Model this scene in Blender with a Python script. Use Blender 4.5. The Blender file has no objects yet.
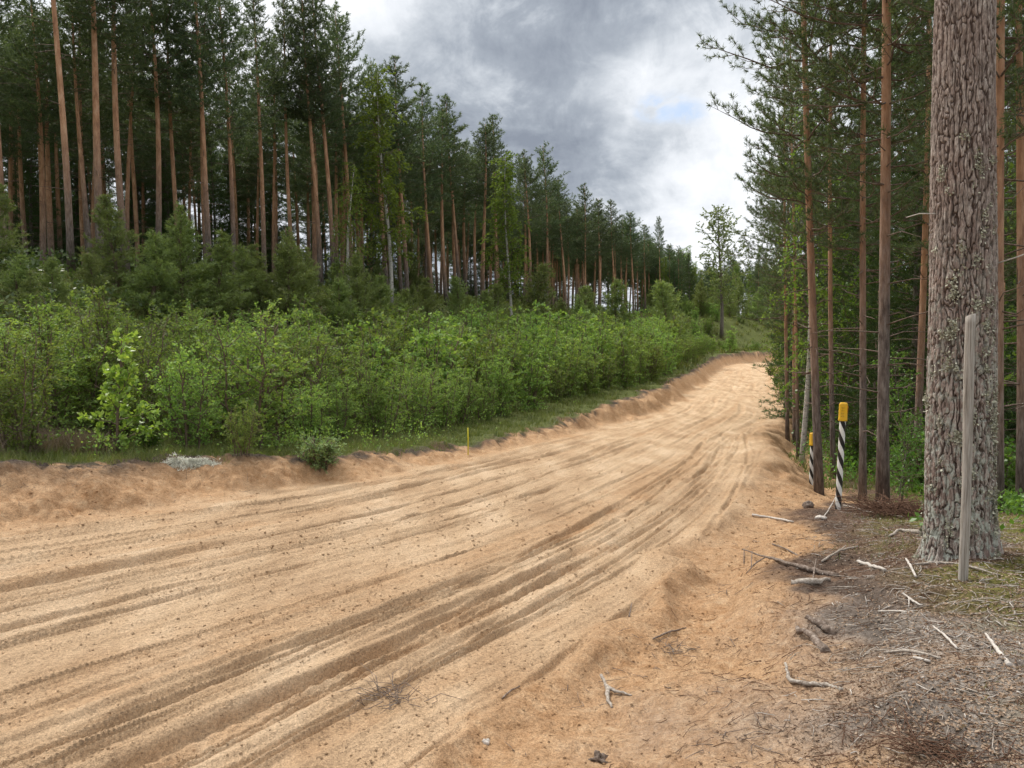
import bpy, math, random
import numpy as np
from mathutils import Vector

sc = bpy.context.scene
COL = sc.collection
PI = math.pi
F = 769.0                      # focal length of the lens in picture widths/1024
PITCH = math.radians(3.0)      # camera looks three degrees down
rng = np.random.default_rng(7)
random.seed(7)

# ------------------------------------------------------------------ helpers
def ray(px, py):
    u = (px - 512) / F; v = (384 - py) / F
    return np.array([u, math.cos(PITCH) + v * math.sin(PITCH), -math.sin(PITCH) + v * math.cos(PITCH)])

def hash2(ix, iy, seed):
    h = (ix.astype(np.int64) * 374761393 + iy.astype(np.int64) * 668265263 + seed * 2147483647 * 13) & 0xFFFFFFFF
    h = ((h ^ (h >> 13)) * 1274126177) & 0xFFFFFFFF
    return ((h ^ (h >> 16)) & 0xFFFFFF).astype(np.float32) / 16777216.0

def vnoise(x, y, seed=0):
    x = np.asarray(x, np.float64); y = np.asarray(y, np.float64)
    ix = np.floor(x); iy = np.floor(y)
    fx = (x - ix).astype(np.float32); fy = (y - iy).astype(np.float32)
    fx = fx * fx * fx * (fx * (fx * 6 - 15) + 10); fy = fy * fy * fy * (fy * (fy * 6 - 15) + 10)
    a = hash2(ix, iy, seed); b = hash2(ix + 1, iy, seed); c = hash2(ix, iy + 1, seed); d = hash2(ix + 1, iy + 1, seed)
    return (a + (b - a) * fx) * (1 - fy) + (c + (d - c) * fx) * fy - 0.5

def fbm(x, y, oct=4, seed=0, gain=.5):
    s = 0; a = 1.0
    for o in range(oct):
        s = s + a * vnoise(np.asarray(x) * 2 ** o + 17.3 * o, np.asarray(y) * 2 ** o - 9.1 * o, seed + o)
        a *= gain
    return s

def sstep(a, b, x):
    t = np.clip((x - a) / (b - a), 0, 1)
    return t * t * (3 - 2 * t)

def new_mesh(name, V, Fc, mat=None, smooth=False, attrs=None):
    V = np.ascontiguousarray(V, np.float32); Fc = np.ascontiguousarray(Fc, np.int32)
    me = bpy.data.meshes.new(name)
    n, k = Fc.shape
    me.vertices.add(len(V)); me.vertices.foreach_set('co', V.ravel())
    me.loops.add(n * k); me.loops.foreach_set('vertex_index', Fc.ravel())
    me.polygons.add(n)
    me.polygons.foreach_set('loop_start', np.arange(0, n * k, k, dtype=np.int32))
    me.polygons.foreach_set('loop_total', np.full(n, k, dtype=np.int32))
    if smooth: me.polygons.foreach_set('use_smooth', np.ones(n, bool))
    me.update(calc_edges=True)
    for nm, arr in (attrs or {}).items():
        at = me.color_attributes.new(nm, 'FLOAT_COLOR', 'POINT')
        at.data.foreach_set('color', np.ascontiguousarray(arr, np.float32).ravel())
    if mat: me.materials.append(mat)
    return me

def link(name, me, parent=None):
    o = bpy.data.objects.new(name, me); COL.objects.link(o)
    if parent is not None: o.parent = parent
    return o

def tag(o, label=None, cat=None, group=None, kind=None):
    if label: o['label'] = label
    if cat: o['category'] = cat
    if group: o['group'] = group
    if kind: o['kind'] = kind
    return o

def thing(name, label, cat, parts, loc, rotz=0, scale=1, group=None, lean=(0, 0)):
    """an Empty at the base of the thing that parents its parts; parts share mesh data between copies"""
    e = bpy.data.objects.new(name, None); e.empty_display_size = .2; COL.objects.link(e)
    e.location = loc; e.rotation_mode = 'XYZ'
    e.rotation_euler = (lean[0], lean[1], 0)
    sc3 = scale if isinstance(scale, tuple) else (scale,) * 3
    tag(e, label, cat, group)
    for pn, me in parts:
        c = link(pn, me, e); c.rotation_euler = (0, 0, rotz); c.scale = sc3
    return e

class Geo:
    def __init__(s): s.V = []; s.F = []; s.n = 0
    def add(s, V, Fc):
        s.V.append(np.asarray(V, np.float32)); s.F.append(np.asarray(Fc, np.int32) + s.n); s.n += len(V)
    def tube(s, pts, rad, sides=6, cap=True):
        pts = np.asarray(pts, float); n = len(pts)
        rad = np.broadcast_to(np.asarray(rad, float), (n,))
        T = np.gradient(pts, axis=0); T /= np.linalg.norm(T, axis=1)[:, None] + 1e-9
        ref = np.array([0, 0, 1.]) if abs(T[0][2]) < .8 else np.array([1., 0, 0])
        A = np.cross(T, ref); A /= np.linalg.norm(A, axis=1)[:, None] + 1e-9
        B = np.cross(T, A)
        th = np.arange(sides) * 2 * PI / sides
        ring = A[:, None] * np.cos(th)[None, :, None] + B[:, None] * np.sin(th)[None, :, None]
        V = (pts[:, None] + ring * rad[:, None, None]).reshape(-1, 3)
        i = np.arange(n - 1)[:, None] * sides; j = np.arange(sides)[None]; j2 = (j + 1) % sides
        Q = np.stack([i + j, i + j2, i + sides + j2, i + sides + j], -1).reshape(-1, 4)
        if cap:
            c0 = len(V); V = np.vstack([V, pts[:1], pts[-1:]])
            jj = np.arange(sides); k2 = (jj + 1) % sides
            # caps as slim quads (two fan faces share the centre)
            Q = np.vstack([Q, np.stack([k2, jj, np.full(sides, c0), np.full(sides, c0)], -1)[:, [0, 1, 2, 2]][:0]])
            b = (n - 1) * sides
            if sides % 2 == 0:
                e = np.arange(0, sides, 2)
                Q = np.vstack([Q, np.stack([np.full(len(e), c0), (e + 2) % sides, e + 1, e], -1),
                               np.stack([np.full(len(e), c0 + 1), b + e, b + e + 1, b + (e + 2) % sides], -1)])
        s.add(V, Q)
    def mesh(s, name, mat, smooth=True, attrs=None):
        return new_mesh(name, np.vstack(s.V), np.vstack(s.F), mat, smooth, attrs)

def nrm(a): return a / (np.linalg.norm(a, axis=-1, keepdims=True) + 1e-9)

def needles(P, A, n, L, w, r):
    """n thin pointed needles round every tuft"""
    N = len(P)
    d = nrm(A[:, None] * .75 + r.normal(size=(N, n, 3)) * .62)
    l = L * r.uniform(.7, 1.15, (N, n, 1))
    side = nrm(np.cross(d, r.normal(size=(N, n, 3)))) * w
    base = P[:, None] + A[:, None] * r.uniform(-.5, .5, (N, n, 1)) * L * .6
    V = np.stack([base - side * .5, base + side * .5, base + d * l + side * .2, base + d * l - side * .2], 2)
    return V.reshape(-1, 3), np.arange(N * n * 4).reshape(-1, 4)

def leaves(P, D, L, W, r, spread=.7, up=.5):
    N = len(P)
    a = nrm(D + r.normal(size=(N, 3)) * spread)
    up_v = nrm(np.array([0, 0, up]) + r.normal(size=(N, 3)) * .55)
    s = nrm(np.cross(a, up_v))
    l = (L * r.uniform(.65, 1.25, (N, 1))); w = l * W / L * .5
    nn = np.cross(s, a)
    V = np.stack([P, P + a * l * .45 + s * w + nn * l * .06, P + a * l, P + a * l * .45 - s * w + nn * l * .06], 1)
    return V.reshape(-1, 3), np.arange(N * 4).reshape(-1, 4)

# ------------------------------------------------------------------ road course and terrain
ctrl = np.array([(-60, -52), (-34, -27), (-18, -11), (-9.2, -3), (-5.8, 1), (-2.7, 5.2), (-.3, 8.8), (1.9, 14), (5.5, 24.5), (8.8, 32.5), (13, 45),
                 (19.8, 65), (24.6, 79), (28.4, 87), (34.5, 93), (44, 97), (60, 100), (90, 102), (130, 98)], float)
def catmull(P, k):
    out = []
    for i in range(len(P) - 1):
        p0 = P[max(i - 1, 0)]; p1 = P[i]; p2 = P[i + 1]; p3 = P[min(i + 2, len(P) - 1)]
        for t in np.arange(k) / k:
            out.append(.5 * ((2 * p1) + (-p0 + p2) * t + (2 * p0 - 5 * p1 + 4 * p2 - p3) * t * t + (-p0 + 3 * p1 - 3 * p2 + p3) * t ** 3))
    out.append(P[-1]); return np.array(out)
CL = catmull(ctrl, 12)
seg = np.diff(CL, axis=0); segl = np.linalg.norm(seg, axis=1); ARC = np.concatenate([[0], np.cumsum(segl)])

def road_coords(x, y):
    x = np.atleast_1d(np.asarray(x, float)).ravel(); y = np.atleast_1d(np.asarray(y, float)).ravel()
    S = np.empty(len(x)); T = np.empty(len(x)); CY = np.empty(len(x))
    cx = CL[:, 0].astype(np.float32); cy = CL[:, 1].astype(np.float32)
    for a in range(0, len(x), 60000):
        X = x[a:a + 60000]; Y = y[a:a + 60000]
        d2 = (X[:, None].astype(np.float32) - cx) ** 2 + (Y[:, None].astype(np.float32) - cy) ** 2
        i = np.argmin(d2, 1)
        best = np.full(len(X), 1e18); s = np.zeros(len(X)); t = np.zeros(len(X)); c_y = np.zeros(len(X))
        for off in (-1, 0):
            j = np.clip(i + off, 0, len(seg) - 1)
            vx = X - CL[j, 0]; vy = Y - CL[j, 1]
            k = np.clip((vx * seg[j, 0] + vy * seg[j, 1]) / segl[j] ** 2, 0, 1)
            px = CL[j, 0] + seg[j, 0] * k; py = CL[j, 1] + seg[j, 1] * k
            dd = (X - px) ** 2 + (Y - py) ** 2
            sg = np.sign((X - px) * seg[j, 1] - (Y - py) * seg[j, 0])
            m = dd < best
            best = np.where(m, dd, best); s = np.where(m, sg * np.sqrt(dd), s)
            t = np.where(m, ARC[j] + k * segl[j], t); c_y = np.where(m, py, c_y)
        S[a:a + 60000] = s; T[a:a + 60000] = t; CY[a:a + 60000] = c_y
    return S, T, CY

def tab(y, pts):
    xs, ys = zip(*pts)
    g = np.linspace(xs[0], xs[-1], 600); v = np.interp(g, xs, ys)
    k = np.hanning(21); k /= k.sum(); v = np.convolve(np.pad(v, 10, mode='edge'), k, 'valid')
    return np.interp(y, g, v)

ZROAD = [(-40, -1.5), (3, -1.72), (6, -1.8), (11, -1.98), (14, -2.15), (24.5, -2.78), (32.5, -2.95), (45, -2.98), (65, -2.65), (80, -2.35), (93, -2.25), (103, -2.1)]
HW = [(-40, 3.9), (1, 3.6), (5.2, 3.15), (8.8, 2.65), (14, 2.6), (24, 2.55), (80, 2.3), (103, 2.3)]
BANK = [(-10, .5), (6, .5), (8, .42), (10, .22), (14, .12), (20, .2), (28, .6), (45, .75), (70, .85), (82, 1.1), (90, 1.35), (103, 1.2)]
ZTOP = [(-20, 2.2), (5, 2.4), (22, 2.6), (40, 2.9), (80, 3.6), (103, 4.2)]
FLOOR = [(-20, -1.25), (3, -1.33), (5.2, -1.33), (7, -1.5), (9, -1.82), (11, -2.16), (14, -2.8), (20, -3.3), (30, -3.6), (45, -3.6), (65, -3.2), (80, -2.9), (100, -2.3), (150, -1)]

# wheel tracks: lateral offset, half width, depth, wander, phase
TR = [(-2.25, .15, .03, .12, 0.3), (-1.75, .13, .05, .10, 1.1), (-1.33, .16, .035, .10, 2.0), (-.85, .13, .055, .12, 0.2), (-.42, .15, .03, .1, 4.0),
      (.02, .16, .06, .10, 5.0), (.45, .12, .035, .14, 2.6), (.92, .17, .05, .12, 3.3), (1.32, .12, .03, .1, 1.9), (1.75, .18, .045, .12, 0.7), (2.2, .14, .03, .12, 5.5)]

def terrain(x, y, detail=True, masks=False):
    shp = np.shape(x)
    x = np.atleast_1d(np.asarray(x, float)).ravel(); y = np.atleast_1d(np.asarray(y, float)).ravel()
    s, t, cy = road_coords(x, y)
    R = np.hypot(x, y)
    zr = tab(cy, ZROAD)
    wob = fbm(t * .45, s * 0.0 + np.where(s > 0, 5, 0), 3, 3) * .45 + fbm(x * 1.5, y * 1.5, 3, 33) * .35 * sstep(70, 30, R)
    hws = tab(cy, HW); hw = hws + wob * sstep(-1, 4, R)
    dl = -s - hw; er = s - hw
    # left side: cut bank, verge, hill
    bank = tab(cy, BANK)
    bfull = bank * sstep(0, .75 + bank * .4, dl) * (1 + .25 * fbm(t * .7, t * 0, 2, 8))
    ztop = tab(cy, ZTOP)
    hill = sstep(5, 18.5, dl) * (ztop - (zr + bank)) + sstep(26, 40, dl) * sstep(95, 55, cy) * 2.2 - sstep(55, 110, dl) * 7.0
    left = bfull + hill + .35 * fbm(x * .12, y * .12, 3, 41) * sstep(2, 7, dl)
    # right side
    fl = tab(y * .5 + cy * .5, FLOOR)
    wd = np.where(fl > zr, 2.3, 1.15)
    right = (fl - zr) * sstep(0, 1, er / wd) + .4 * fbm(x * .15, y * .15, 3, 51) * sstep(3, 9, er)
    right = right + .10 * np.exp(-((er + .15) / .28) ** 2) * sstep(9, 12, cy) * (1 + fbm(t * .9, t * 0, 2, 71))
    z = zr + np.where(s < 0, left, right)
    on = sstep(.15, -.25, np.abs(s) - hw)
    if detail:
        tr_all = np.zeros_like(z); dk_all = np.zeros_like(z)
        full = (s, t, x, y, R, hws, on)
        ii = np.where(on > 0)[0]; s, t, x, y, R, hws, on = (q_[ii] for q_ in full)
        tr = np.zeros_like(s); dk = np.zeros_like(s)
        for k, (s0, w, dep, wan, ph) in enumerate(TR):
            w = w * .72
            c = s0 * (hws / 2.65) + wan * np.sin(t * .23 + ph) + .05 * np.sin(t * .71 + ph * 3)
            q = (s - c) / w
            st = np.clip(.55 + 1.5 * vnoise(t * .16 + k * 9, t * 0 + k, 90), 0, 1.2)
            body = np.exp(-q ** 4) * st
            lug = .12 * np.sin(t * 2 * PI / .11 + np.abs(s - c) * 22) * np.exp(-q ** 4) * (R < 16)
            tr += .85 * dep * (-body + .55 * np.exp(-((np.abs(q) - 1.45) / .38) ** 2) * st + lug * st)
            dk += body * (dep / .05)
        rg = np.random.default_rng(77); brk = 1 + .5 * vnoise(t * 5, s * 5, 94)
        for k in range(76):
            s0 = rg.uniform(-2.6, 2.6); w = rg.uniform(.014, .034); dep = rg.uniform(.015, .037); ph, wl = rg.uniform(0, 6, 2); ang = rg.normal() * .012
            q = (s - s0 * (hws / 2.65) - .16 * np.sin(t * .17 + ph) - .04 * np.sin(t * .6 + wl * 5) - ang * (t - 90)) / w
            st = np.clip(.35 + 2.2 * vnoise(t * .12 + k * 5, t * 0 + k, 93), 0, 1)
            tr += dep * st * (-np.exp(-q ** 4) + .6 * np.exp(-((np.abs(q) - 1.7) / .55) ** 2)) * brk
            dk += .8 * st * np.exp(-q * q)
        tr += .03 * fbm(s * 2.6, t * .1, 3, 11) + .028 * fbm(s * 11, t * .14, 3, 12) + .012 * fbm(s * 26, t * .5, 2, 13) * (R < 30) + .008 * fbm(x * 4, y * 4, 3, 14)
        tr *= on
        tr_all[ii] = tr; dk_all[ii] = dk; tr = tr_all; dk = dk_all
        s, t, x, y, R, hws, on = full
        # shovelled windrow on the near right side of the road
        near = sstep(11, 8, cy) * sstep(-3, 1, cy)
        cr = er + .12 + .18 * np.sin(t * .5 + 1) 
        tr += near * (.10 * np.exp(-(cr / .16) ** 2) - .06 * np.exp(-((cr - .42) / .25) ** 2)) * (1 + .8 * fbm(t * .8, t * 0, 2, 15))
        tr += near * (.035 * np.exp(-((er - .95) / .2) ** 2))
        rough = .03 * fbm(x * 1.7, y * 1.7, 3, 21) + .022 * fbm(x * 7, y * 7, 3, 22) + .006 * fbm(x * 30, y * 30, 2, 23) * (R < 14)
        off = sstep(0, .5, np.abs(s) - hw)
        rough = rough * (.3 + .9 * off) + (.004 + .012 * off) * fbm(x * 14, y * 14, 3, 24) * (R < 20)
        # crumbling bank face
        bf = sstep(-.1, .3, dl) * sstep(1.6, .9, dl) * (s < 0)
        rough += bf * (.10 * fbm(x * 2.2, y * 2.2, 3, 25) + .09 * np.abs(fbm(x * 5, y * 5, 3, 26)))
        bfr = sstep(-.2, .2, er) * sstep(2.0, 1.1, er) * (s > 0) * sstep(9, 12, cy)
        rough += bfr * (.09 * fbm(x * 1.6, y * 1.6, 4, 27))
        z = z + tr + rough
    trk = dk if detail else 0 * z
    # mound round the foot of the old pine
    z = z + .05 * np.exp(-((x - 3.06) ** 2 + (y - 5.2) ** 2) / .35)
    if not masks:
        return z.reshape(shp) if shp else float(z[0])
    # colour masks (what the ground is made of, plus some painted rut shade)
    nz = fbm(x * .9, y * .9, 4, 61); nf = fbm(x * 4, y * 4, 3, 62)
    bsand = 1.0 + tab(cy, [(-40, .9), (3, .95), (4.2, .8), (6, .45), (8, .0), (10, -.2), (13, .4), (25, .5), (45, .3), (103, .2)])
    sand_r = sstep(.25, -.25, er - bsand + nz * .8 + nf * .25)
    lb = tab(cy, [(-40, 1.0), (8, 1.0), (10, .75), (14, .45), (22, .55), (30, 1.05), (45, 1.05), (84, 1.0), (90, 1.0), (103, 1.0)])
    sand_l = sstep(.2, -.15, dl - lb + nz * .35 + nf * .2)
    sand = np.where(s < 0, sand_l, sand_r)
    # damp orange sand: on the bank, beside the windrow, in streaks; wheel-groove shade painted in too
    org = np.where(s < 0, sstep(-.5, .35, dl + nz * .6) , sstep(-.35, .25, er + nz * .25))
    streak = sstep(.05, .5, fbm(s * 2.1 + 3, t * .1, 4, 65)) * .5 + .4 * sstep(.4, 1.1, trk) * sstep(-.2, .3, nf)  # track term darkens the grooves, putting rut shade into the sand colour
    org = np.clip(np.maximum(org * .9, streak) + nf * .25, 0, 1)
    grey = np.where(s > 0, sstep(-.9, .2, er - bsand + nz * 1.1) * sstep(1.35, .45, er - bsand + nz * 1.2) * sstep(5.4, 3.6, y), 0)
    grass_l = sstep(-.05, .35, dl - lb + nf * .4) * (s < 0)
    moss = np.where(s > 0, .9 * sstep(-.1, .28, nz * .6 + .9 * nf + .12 * sstep(4, 8, y)) * sstep(.2, 1.1, er - bsand), 0)
    darkrim = np.where(s < 0, np.exp(-((dl - lb - .02) / (.2 + .12 * sstep(9.5, 8, cy))) ** 2) * sstep(-.3, .15, nf + .25 - .55 * sstep(9, 12, cy) * sstep(32, 24, cy)), np.exp(-((er - bsand - .1) / .22) ** 2) * .6 * sstep(-.1, .4, nf + .15))
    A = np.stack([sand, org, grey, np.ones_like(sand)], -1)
    B = np.stack([grass_l, moss, np.clip(darkrim, 0, 1), np.ones_like(sand)], -1)
    return z, s, hw, A, B

def G(x, y): return float(terrain(float(x), float(y), True))

def hit(px, py):
    """where the sight line through a picture point meets the ground"""
    d = ray(px, py); k = np.geomspace(1.2, 150, 900)
    z = terrain(d[0] * k, d[1] * k); f = d[2] * k - z
    i = np.argmax(f < 0)
    a = k[i - 1] + (k[i] - k[i - 1]) * f[i - 1] / (f[i - 1] - f[i] + 1e-9)
    return np.array([d[0] * a, d[1] * a, d[2] * a])

def at(px, Y):
    x = (px - 512) / F * Y
    return (x, Y, G(x, Y))

# ------------------------------------------------------------------ materials
class NT:
    def __init__(s, tree): s.t = tree
    def n(s, typ, **kw):
        nd = s.t.nodes.new(typ)
        for k, v in kw.items():
            if k.startswith('i_'):
                nd.inputs[int(k[2:]) if k[2:].isdigit() else k[2:].replace('_', ' ')].default_value = v
            else: setattr(nd, k, v)
        return nd
    def l(s, a, b): s.t.links.new(a, b)
    def math(s, op, a, b=None, clamp=False):
        m = s.n('ShaderNodeMath', operation=op); m.use_clamp = clamp
        for i, v in enumerate((a, b)):
            if v is None: continue
            if isinstance(v, (int, float)): m.inputs[i].default_value = v
            else: s.l(v, m.inputs[i])
        return m.outputs[0]
    def mix(s, fac, a, b, blend='MIX'):
        m = s.n('ShaderNodeMix', data_type='RGBA', blend_type=blend)
        for sock, v in ((m.inputs[0], fac), (m.inputs[6], a), (m.inputs[7], b)):
            if isinstance(v, (int, float)): sock.default_value = v
            elif isinstance(v, tuple): sock.default_value = (*v, 1) if len(v) == 3 else v
            else: s.l(v, sock)
        return m.outputs[2]
    def noise(s, vec, scale, detail=4, rough=.55, dist=0):
        m = s.n('ShaderNodeTexNoise'); m.inputs['Scale'].default_value = scale; m.inputs['Detail'].default_value = detail
        m.inputs['Roughness'].default_value = rough; m.inputs['Distortion'].default_value = dist
        if vec is not None: s.l(vec, m.inputs['Vector'])
        return m.outputs['Fac']
    def ramp(s, fac, stops, interp='LINEAR'):
        r = s.n('ShaderNodeValToRGB'); cr = r.color_ramp; cr.interpolation = interp
        while len(cr.elements) < len(stops): cr.elements.new(.5)
        for e, (p, c) in zip(cr.elements, stops):
            e.position = p; e.color = (*c, 1) if isinstance(c, tuple) else (c, c, c, 1)
        s.l(fac, r.inputs[0]); return r.outputs[0]
    def mapping(s, vec, scale=(1, 1, 1), rot=(0, 0, 0)):
        m = s.n('ShaderNodeMapping'); m.inputs['Scale'].default_value = scale; m.inputs['Rotation'].default_value = rot
        s.l(vec, m.inputs['Vector']); return m.outputs[0]
    def bump(s, h, strength, dist, prev=None):
        b = s.n('ShaderNodeBump'); b.inputs['Strength'].default_value = strength; b.inputs['Distance'].default_value = dist
        s.l(h, b.inputs['Height'])
        if prev is not None: s.l(prev, b.inputs['Normal'])
        return b.outputs[0]

def mat(name):
    m = bpy.data.materials.new(name); m.use_nodes = True
    t = m.node_tree; t.nodes.clear(); N = NT(t)
    out = N.n('ShaderNodeOutputMaterial'); p = N.n('ShaderNodeBsdfPrincipled'); N.l(p.outputs[0], out.inputs[0])
    p.inputs['Roughness'].default_value = .85; p.inputs['Specular IOR Level'].default_value = .25
    return m, N, p, out

def obj_co(N): return N.n('ShaderNodeTexCoord').outputs['Object']

def m_earth():
    m, N, p, out = mat('earth')
    co = obj_co(N)
    a = N.n('ShaderNodeSeparateColor'); ca = N.n('ShaderNodeVertexColor', layer_name='ma'); N.l(ca.outputs[0], a.inputs[0])
    b = N.n('ShaderNodeSeparateColor'); cb = N.n('ShaderNodeVertexColor', layer_name='mb'); N.l(cb.outputs[0], b.inputs[0])
    sand, org, grey = a.outputs[0], a.outputs[1], a.outputs[2]
    grass, moss, rim = b.outputs[0], b.outputs[1], b.outputs[2]
    rot = N.mapping(co, (1, .28, 1), (0, 0, math.radians(-26)))
    n1 = N.noise(rot, 1.7, 6, .6); n2 = N.noise(co, 11, 6, .65); n3 = N.noise(co, 70, 4, .7); n4 = N.noise(co, 260, 2, .6)
    pale = N.ramp(n1, [(.3, (.40, .268, .162)), (.5, (.53, .375, .238)), (.7, (.65, .49, .335))])
    orange = N.ramp(n2, [(.3, (.35, .195, .095)), (.55, (.47, .295, .165)), (.75, (.57, .40, .25))])
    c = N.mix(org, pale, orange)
    g = N.ramp(n3, [(.28, .52), (.5, 1.0), (.72, 1.28)])
    c = N.mix(.85, c, g, 'MULTIPLY')
    c = N.mix(.8, c, N.ramp(N.noise(co, 24, 4, .65), [(.3, .86), (.5, 1.0), (.7, 1.08)]), 'MULTIPLY')
    g2 = N.ramp(n4, [(.3, .45), (.47, .95), (.68, 1.35)])
    c = N.mix(.75, c, g2, 'MULTIPLY')
    # forest litter: needles, humus, dead bits
    v = N.n('ShaderNodeTexVoronoi'); v.inputs['Scale'].default_value = 60; N.l(N.mapping(co, (1, .35, 1), (0, 0, .6)), v.inputs['Vector'])
    n5 = N.noise(co, 34, 5, .75)
    lit = N.ramp(n5, [(.3, (.045, .028, .02)), (.48, (.13, .082, .058)), (.6, (.21, .145, .105)), (.74, (.36, .28, .22))])
    lit = N.mix(.35, lit, N.ramp(v.outputs['Distance'], [(.0, (.26, .19, .14)), (.5, (.09, .055, .04))]))
    gsoil = N.ramp(N.noise(co, 22, 6, .75), [(.3, (.11, .092, .078)), (.5, (.27, .23, .20)), (.7, (.46, .41, .365))])
    mossc = N.ramp(N.noise(co, 45, 4, .7), [(.3, (.06, .065, .02)), (.52, (.16, .16, .045)), (.72, (.29, .26, .08))])
    grs = N.ramp(N.noise(co, 14, 5, .7), [(.3, (.05, .06, .022)), (.55, (.11, .13, .04)), (.75, (.19, .19, .08))])
    rim_c = N.ramp(n5, [(.35, (.03, .022, .018)), (.6, (.10, .08, .065)), (.75, (.22, .19, .16))])
    base = N.mix(grey, lit, gsoil)
    base = N.mix(moss, base, mossc)
    base = N.mix(grass, base, grs)
    c = N.mix(sand, base, c)
    c = N.mix(N.math('MULTIPLY', grey, .62), c, gsoil)
    c = N.mix(rim, c, rim_c)
    N.l(c, p.inputs['Base Color']); p.inputs['Roughness'].default_value = .95; p.inputs['Specular IOR Level'].default_value = .12
    n6 = N.noise(co, 38, 5, .6)
    nb = N.bump(n6, .9, .03); nb = N.bump(n3, .8, .012, nb); nb = N.bump(n4, .8, .004, nb)
    N.l(nb, p.inputs['Normal'])
    return m

def m_leaf(name, cols, trans=.35, rough=.5, objvar=.35, spec=.3):
    """leaf or needle: colour differs from leaf to leaf and a little from plant to plant"""
    m = bpy.data.materials.new(name); m.use_nodes = True; t = m.node_tree; t.nodes.clear(); N = NT(t)
    out = N.n('ShaderNodeOutputMaterial'); p = N.n('ShaderNodeBsdfPrincipled'); tr = N.n('ShaderNodeBsdfTranslucent'); mx = N.n('ShaderNodeMixShader')
    mx.inputs[0].default_value = trans
    N.l(p.outputs[0], mx.inputs[1]); N.l(tr.outputs[0], mx.inputs[2]); N.l(mx.outputs[0], out.inputs[0])
    geo = N.n('ShaderNodeNewGeometry'); oi = N.n('ShaderNodeObjectInfo')
    n = N.noise(obj_co(N), 1.3, 3, .6)
    f = N.math('ADD', N.math('MULTIPLY', geo.outputs['Random Per Island'], .5), N.math('MULTIPLY', n, .5))
    c = N.ramp(f, [(.12, cols[0]), (.5, cols[1]), (.9, cols[2])])
    h = N.n('ShaderNodeHueSaturation')
    N.l(N.math('ADD', 1 - objvar * .5, N.math('MULTIPLY', oi.outputs['Random'], objvar)), h.inputs['Value'])
    N.l(N.math('ADD', .485, N.math('MULTIPLY', oi.outputs['Random'], .03)), h.inputs['Hue'])
    N.l(c, h.inputs['Color'])
    N.l(h.outputs[0], p.inputs['Base Color'])
    tc = N.mix(1.0, h.outputs[0], (1.25, 1.2, .55), 'MULTIPLY'); N.l(tc, tr.inputs[0])
    p.inputs['Roughness'].default_value = rough; p.inputs['Specular IOR Level'].default_value = spec
    return m

def m_bark_pine():
    m, N, p, out = mat('pine_bark')
    co = obj_co(N); oi = N.n('ShaderNodeObjectInfo')
    sp = N.n('ShaderNodeSeparateXYZ'); N.l(co, sp.inputs[0])
    n = N.noise(N.mapping(co, (9, 9, 2.2)), 1, 5, .7); n2 = N.noise(N.mapping(co, (26, 26, 5)), 1, 4, .7)
    low = N.ramp(n2, [(.3, (.055, .042, .036)), (.5, (.15, .12, .105)), (.7, (.27, .235, .21))])
    up = N.ramp(n, [(.3, (.26, .135, .08)), (.5, (.44, .245, .145)), (.7, (.57, .37, .25))])
    z = N.math('ADD', sp.outputs[2], N.math('MULTIPLY', n, 2.2))
    z = N.math('ADD', z, N.math('MULTIPLY', oi.outputs['Random'], -2.2))
    f = N.n('ShaderNodeMapRange'); N.l(z, f.inputs[0]); f.inputs[1].default_value = 1.6; f.inputs[2].default_value = 5.2
    N.l(N.mix(f.outputs[0], low, up), p.inputs['Base Color'])
    N.l(N.bump(n2, .9, .03), p.inputs['Normal'])
    return m

def m_simple(name, stops, scale=(20, 20, 4), rough=.85, bump=.01, detail=5):
    m, N, p, out = mat(name); co = obj_co(N)
    n = N.noise(N.mapping(co, scale), 1, detail, .7)
    N.l(N.ramp(n, stops), p.inputs['Base Color']); p.inputs['Roughness'].default_value = rough
    N.l(N.bump(n, .8, bump), p.inputs['Normal'])
    return m

def m_oldbark():
    m, N, p, out = mat('old_pine_bark')
    co = obj_co(N)
    at_ = N.n('ShaderNodeVertexColor', layer_name='plate'); s = N.n('ShaderNodeSeparateColor'); N.l(at_.outputs[0], s.inputs[0])
    n = N.noise(N.mapping(co, (40, 40, 9)), 1, 6, .72); n2 = N.noise(N.mapping(co, (150, 150, 40)), 1, 4, .7); n3 = N.noise(co, 3, 3, .6)
    plate = N.ramp(n, [(.25, (.13, .098, .085)), (.45, (.245, .20, .175)), (.56, (.40, .345, .31)), (.7, (.64, .59, .54))])
    plate = N.mix(N.ramp(n3, [(.4, 0.), (.65, .45)]), plate, (.30, .19, .155))
    fur = N.ramp(n, [(.3, (.035, .022, .018)), (.7, (.10, .066, .054))])
    c = N.mix(s.outputs[0], fur, plate)
    g = N.ramp(n2, [(.3, .55), (.5, 1.), (.7, 1.35)])
    c = N.mix(.6, c, g, 'MULTIPLY')
    # crusty grey lichen film on the lower trunk (a growth with its own patches)
    lf = N.noise(N.mapping(co, (24, 24, 16)), 1, 5, .7)
    c = N.mix(N.math('MULTIPLY', N.ramp(lf, [(.49, 0.), (.56, 1.)]), s.outputs[1]), c, (.42, .44, .39))
    N.l(c, p.inputs['Base Color'])
    nb = N.bump(n, 1.0, .008); N.l(N.bump(n2, .8, .003, nb), p.inputs['Normal'])
    p.inputs['Roughness'].default_value = .9
    return m

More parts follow.
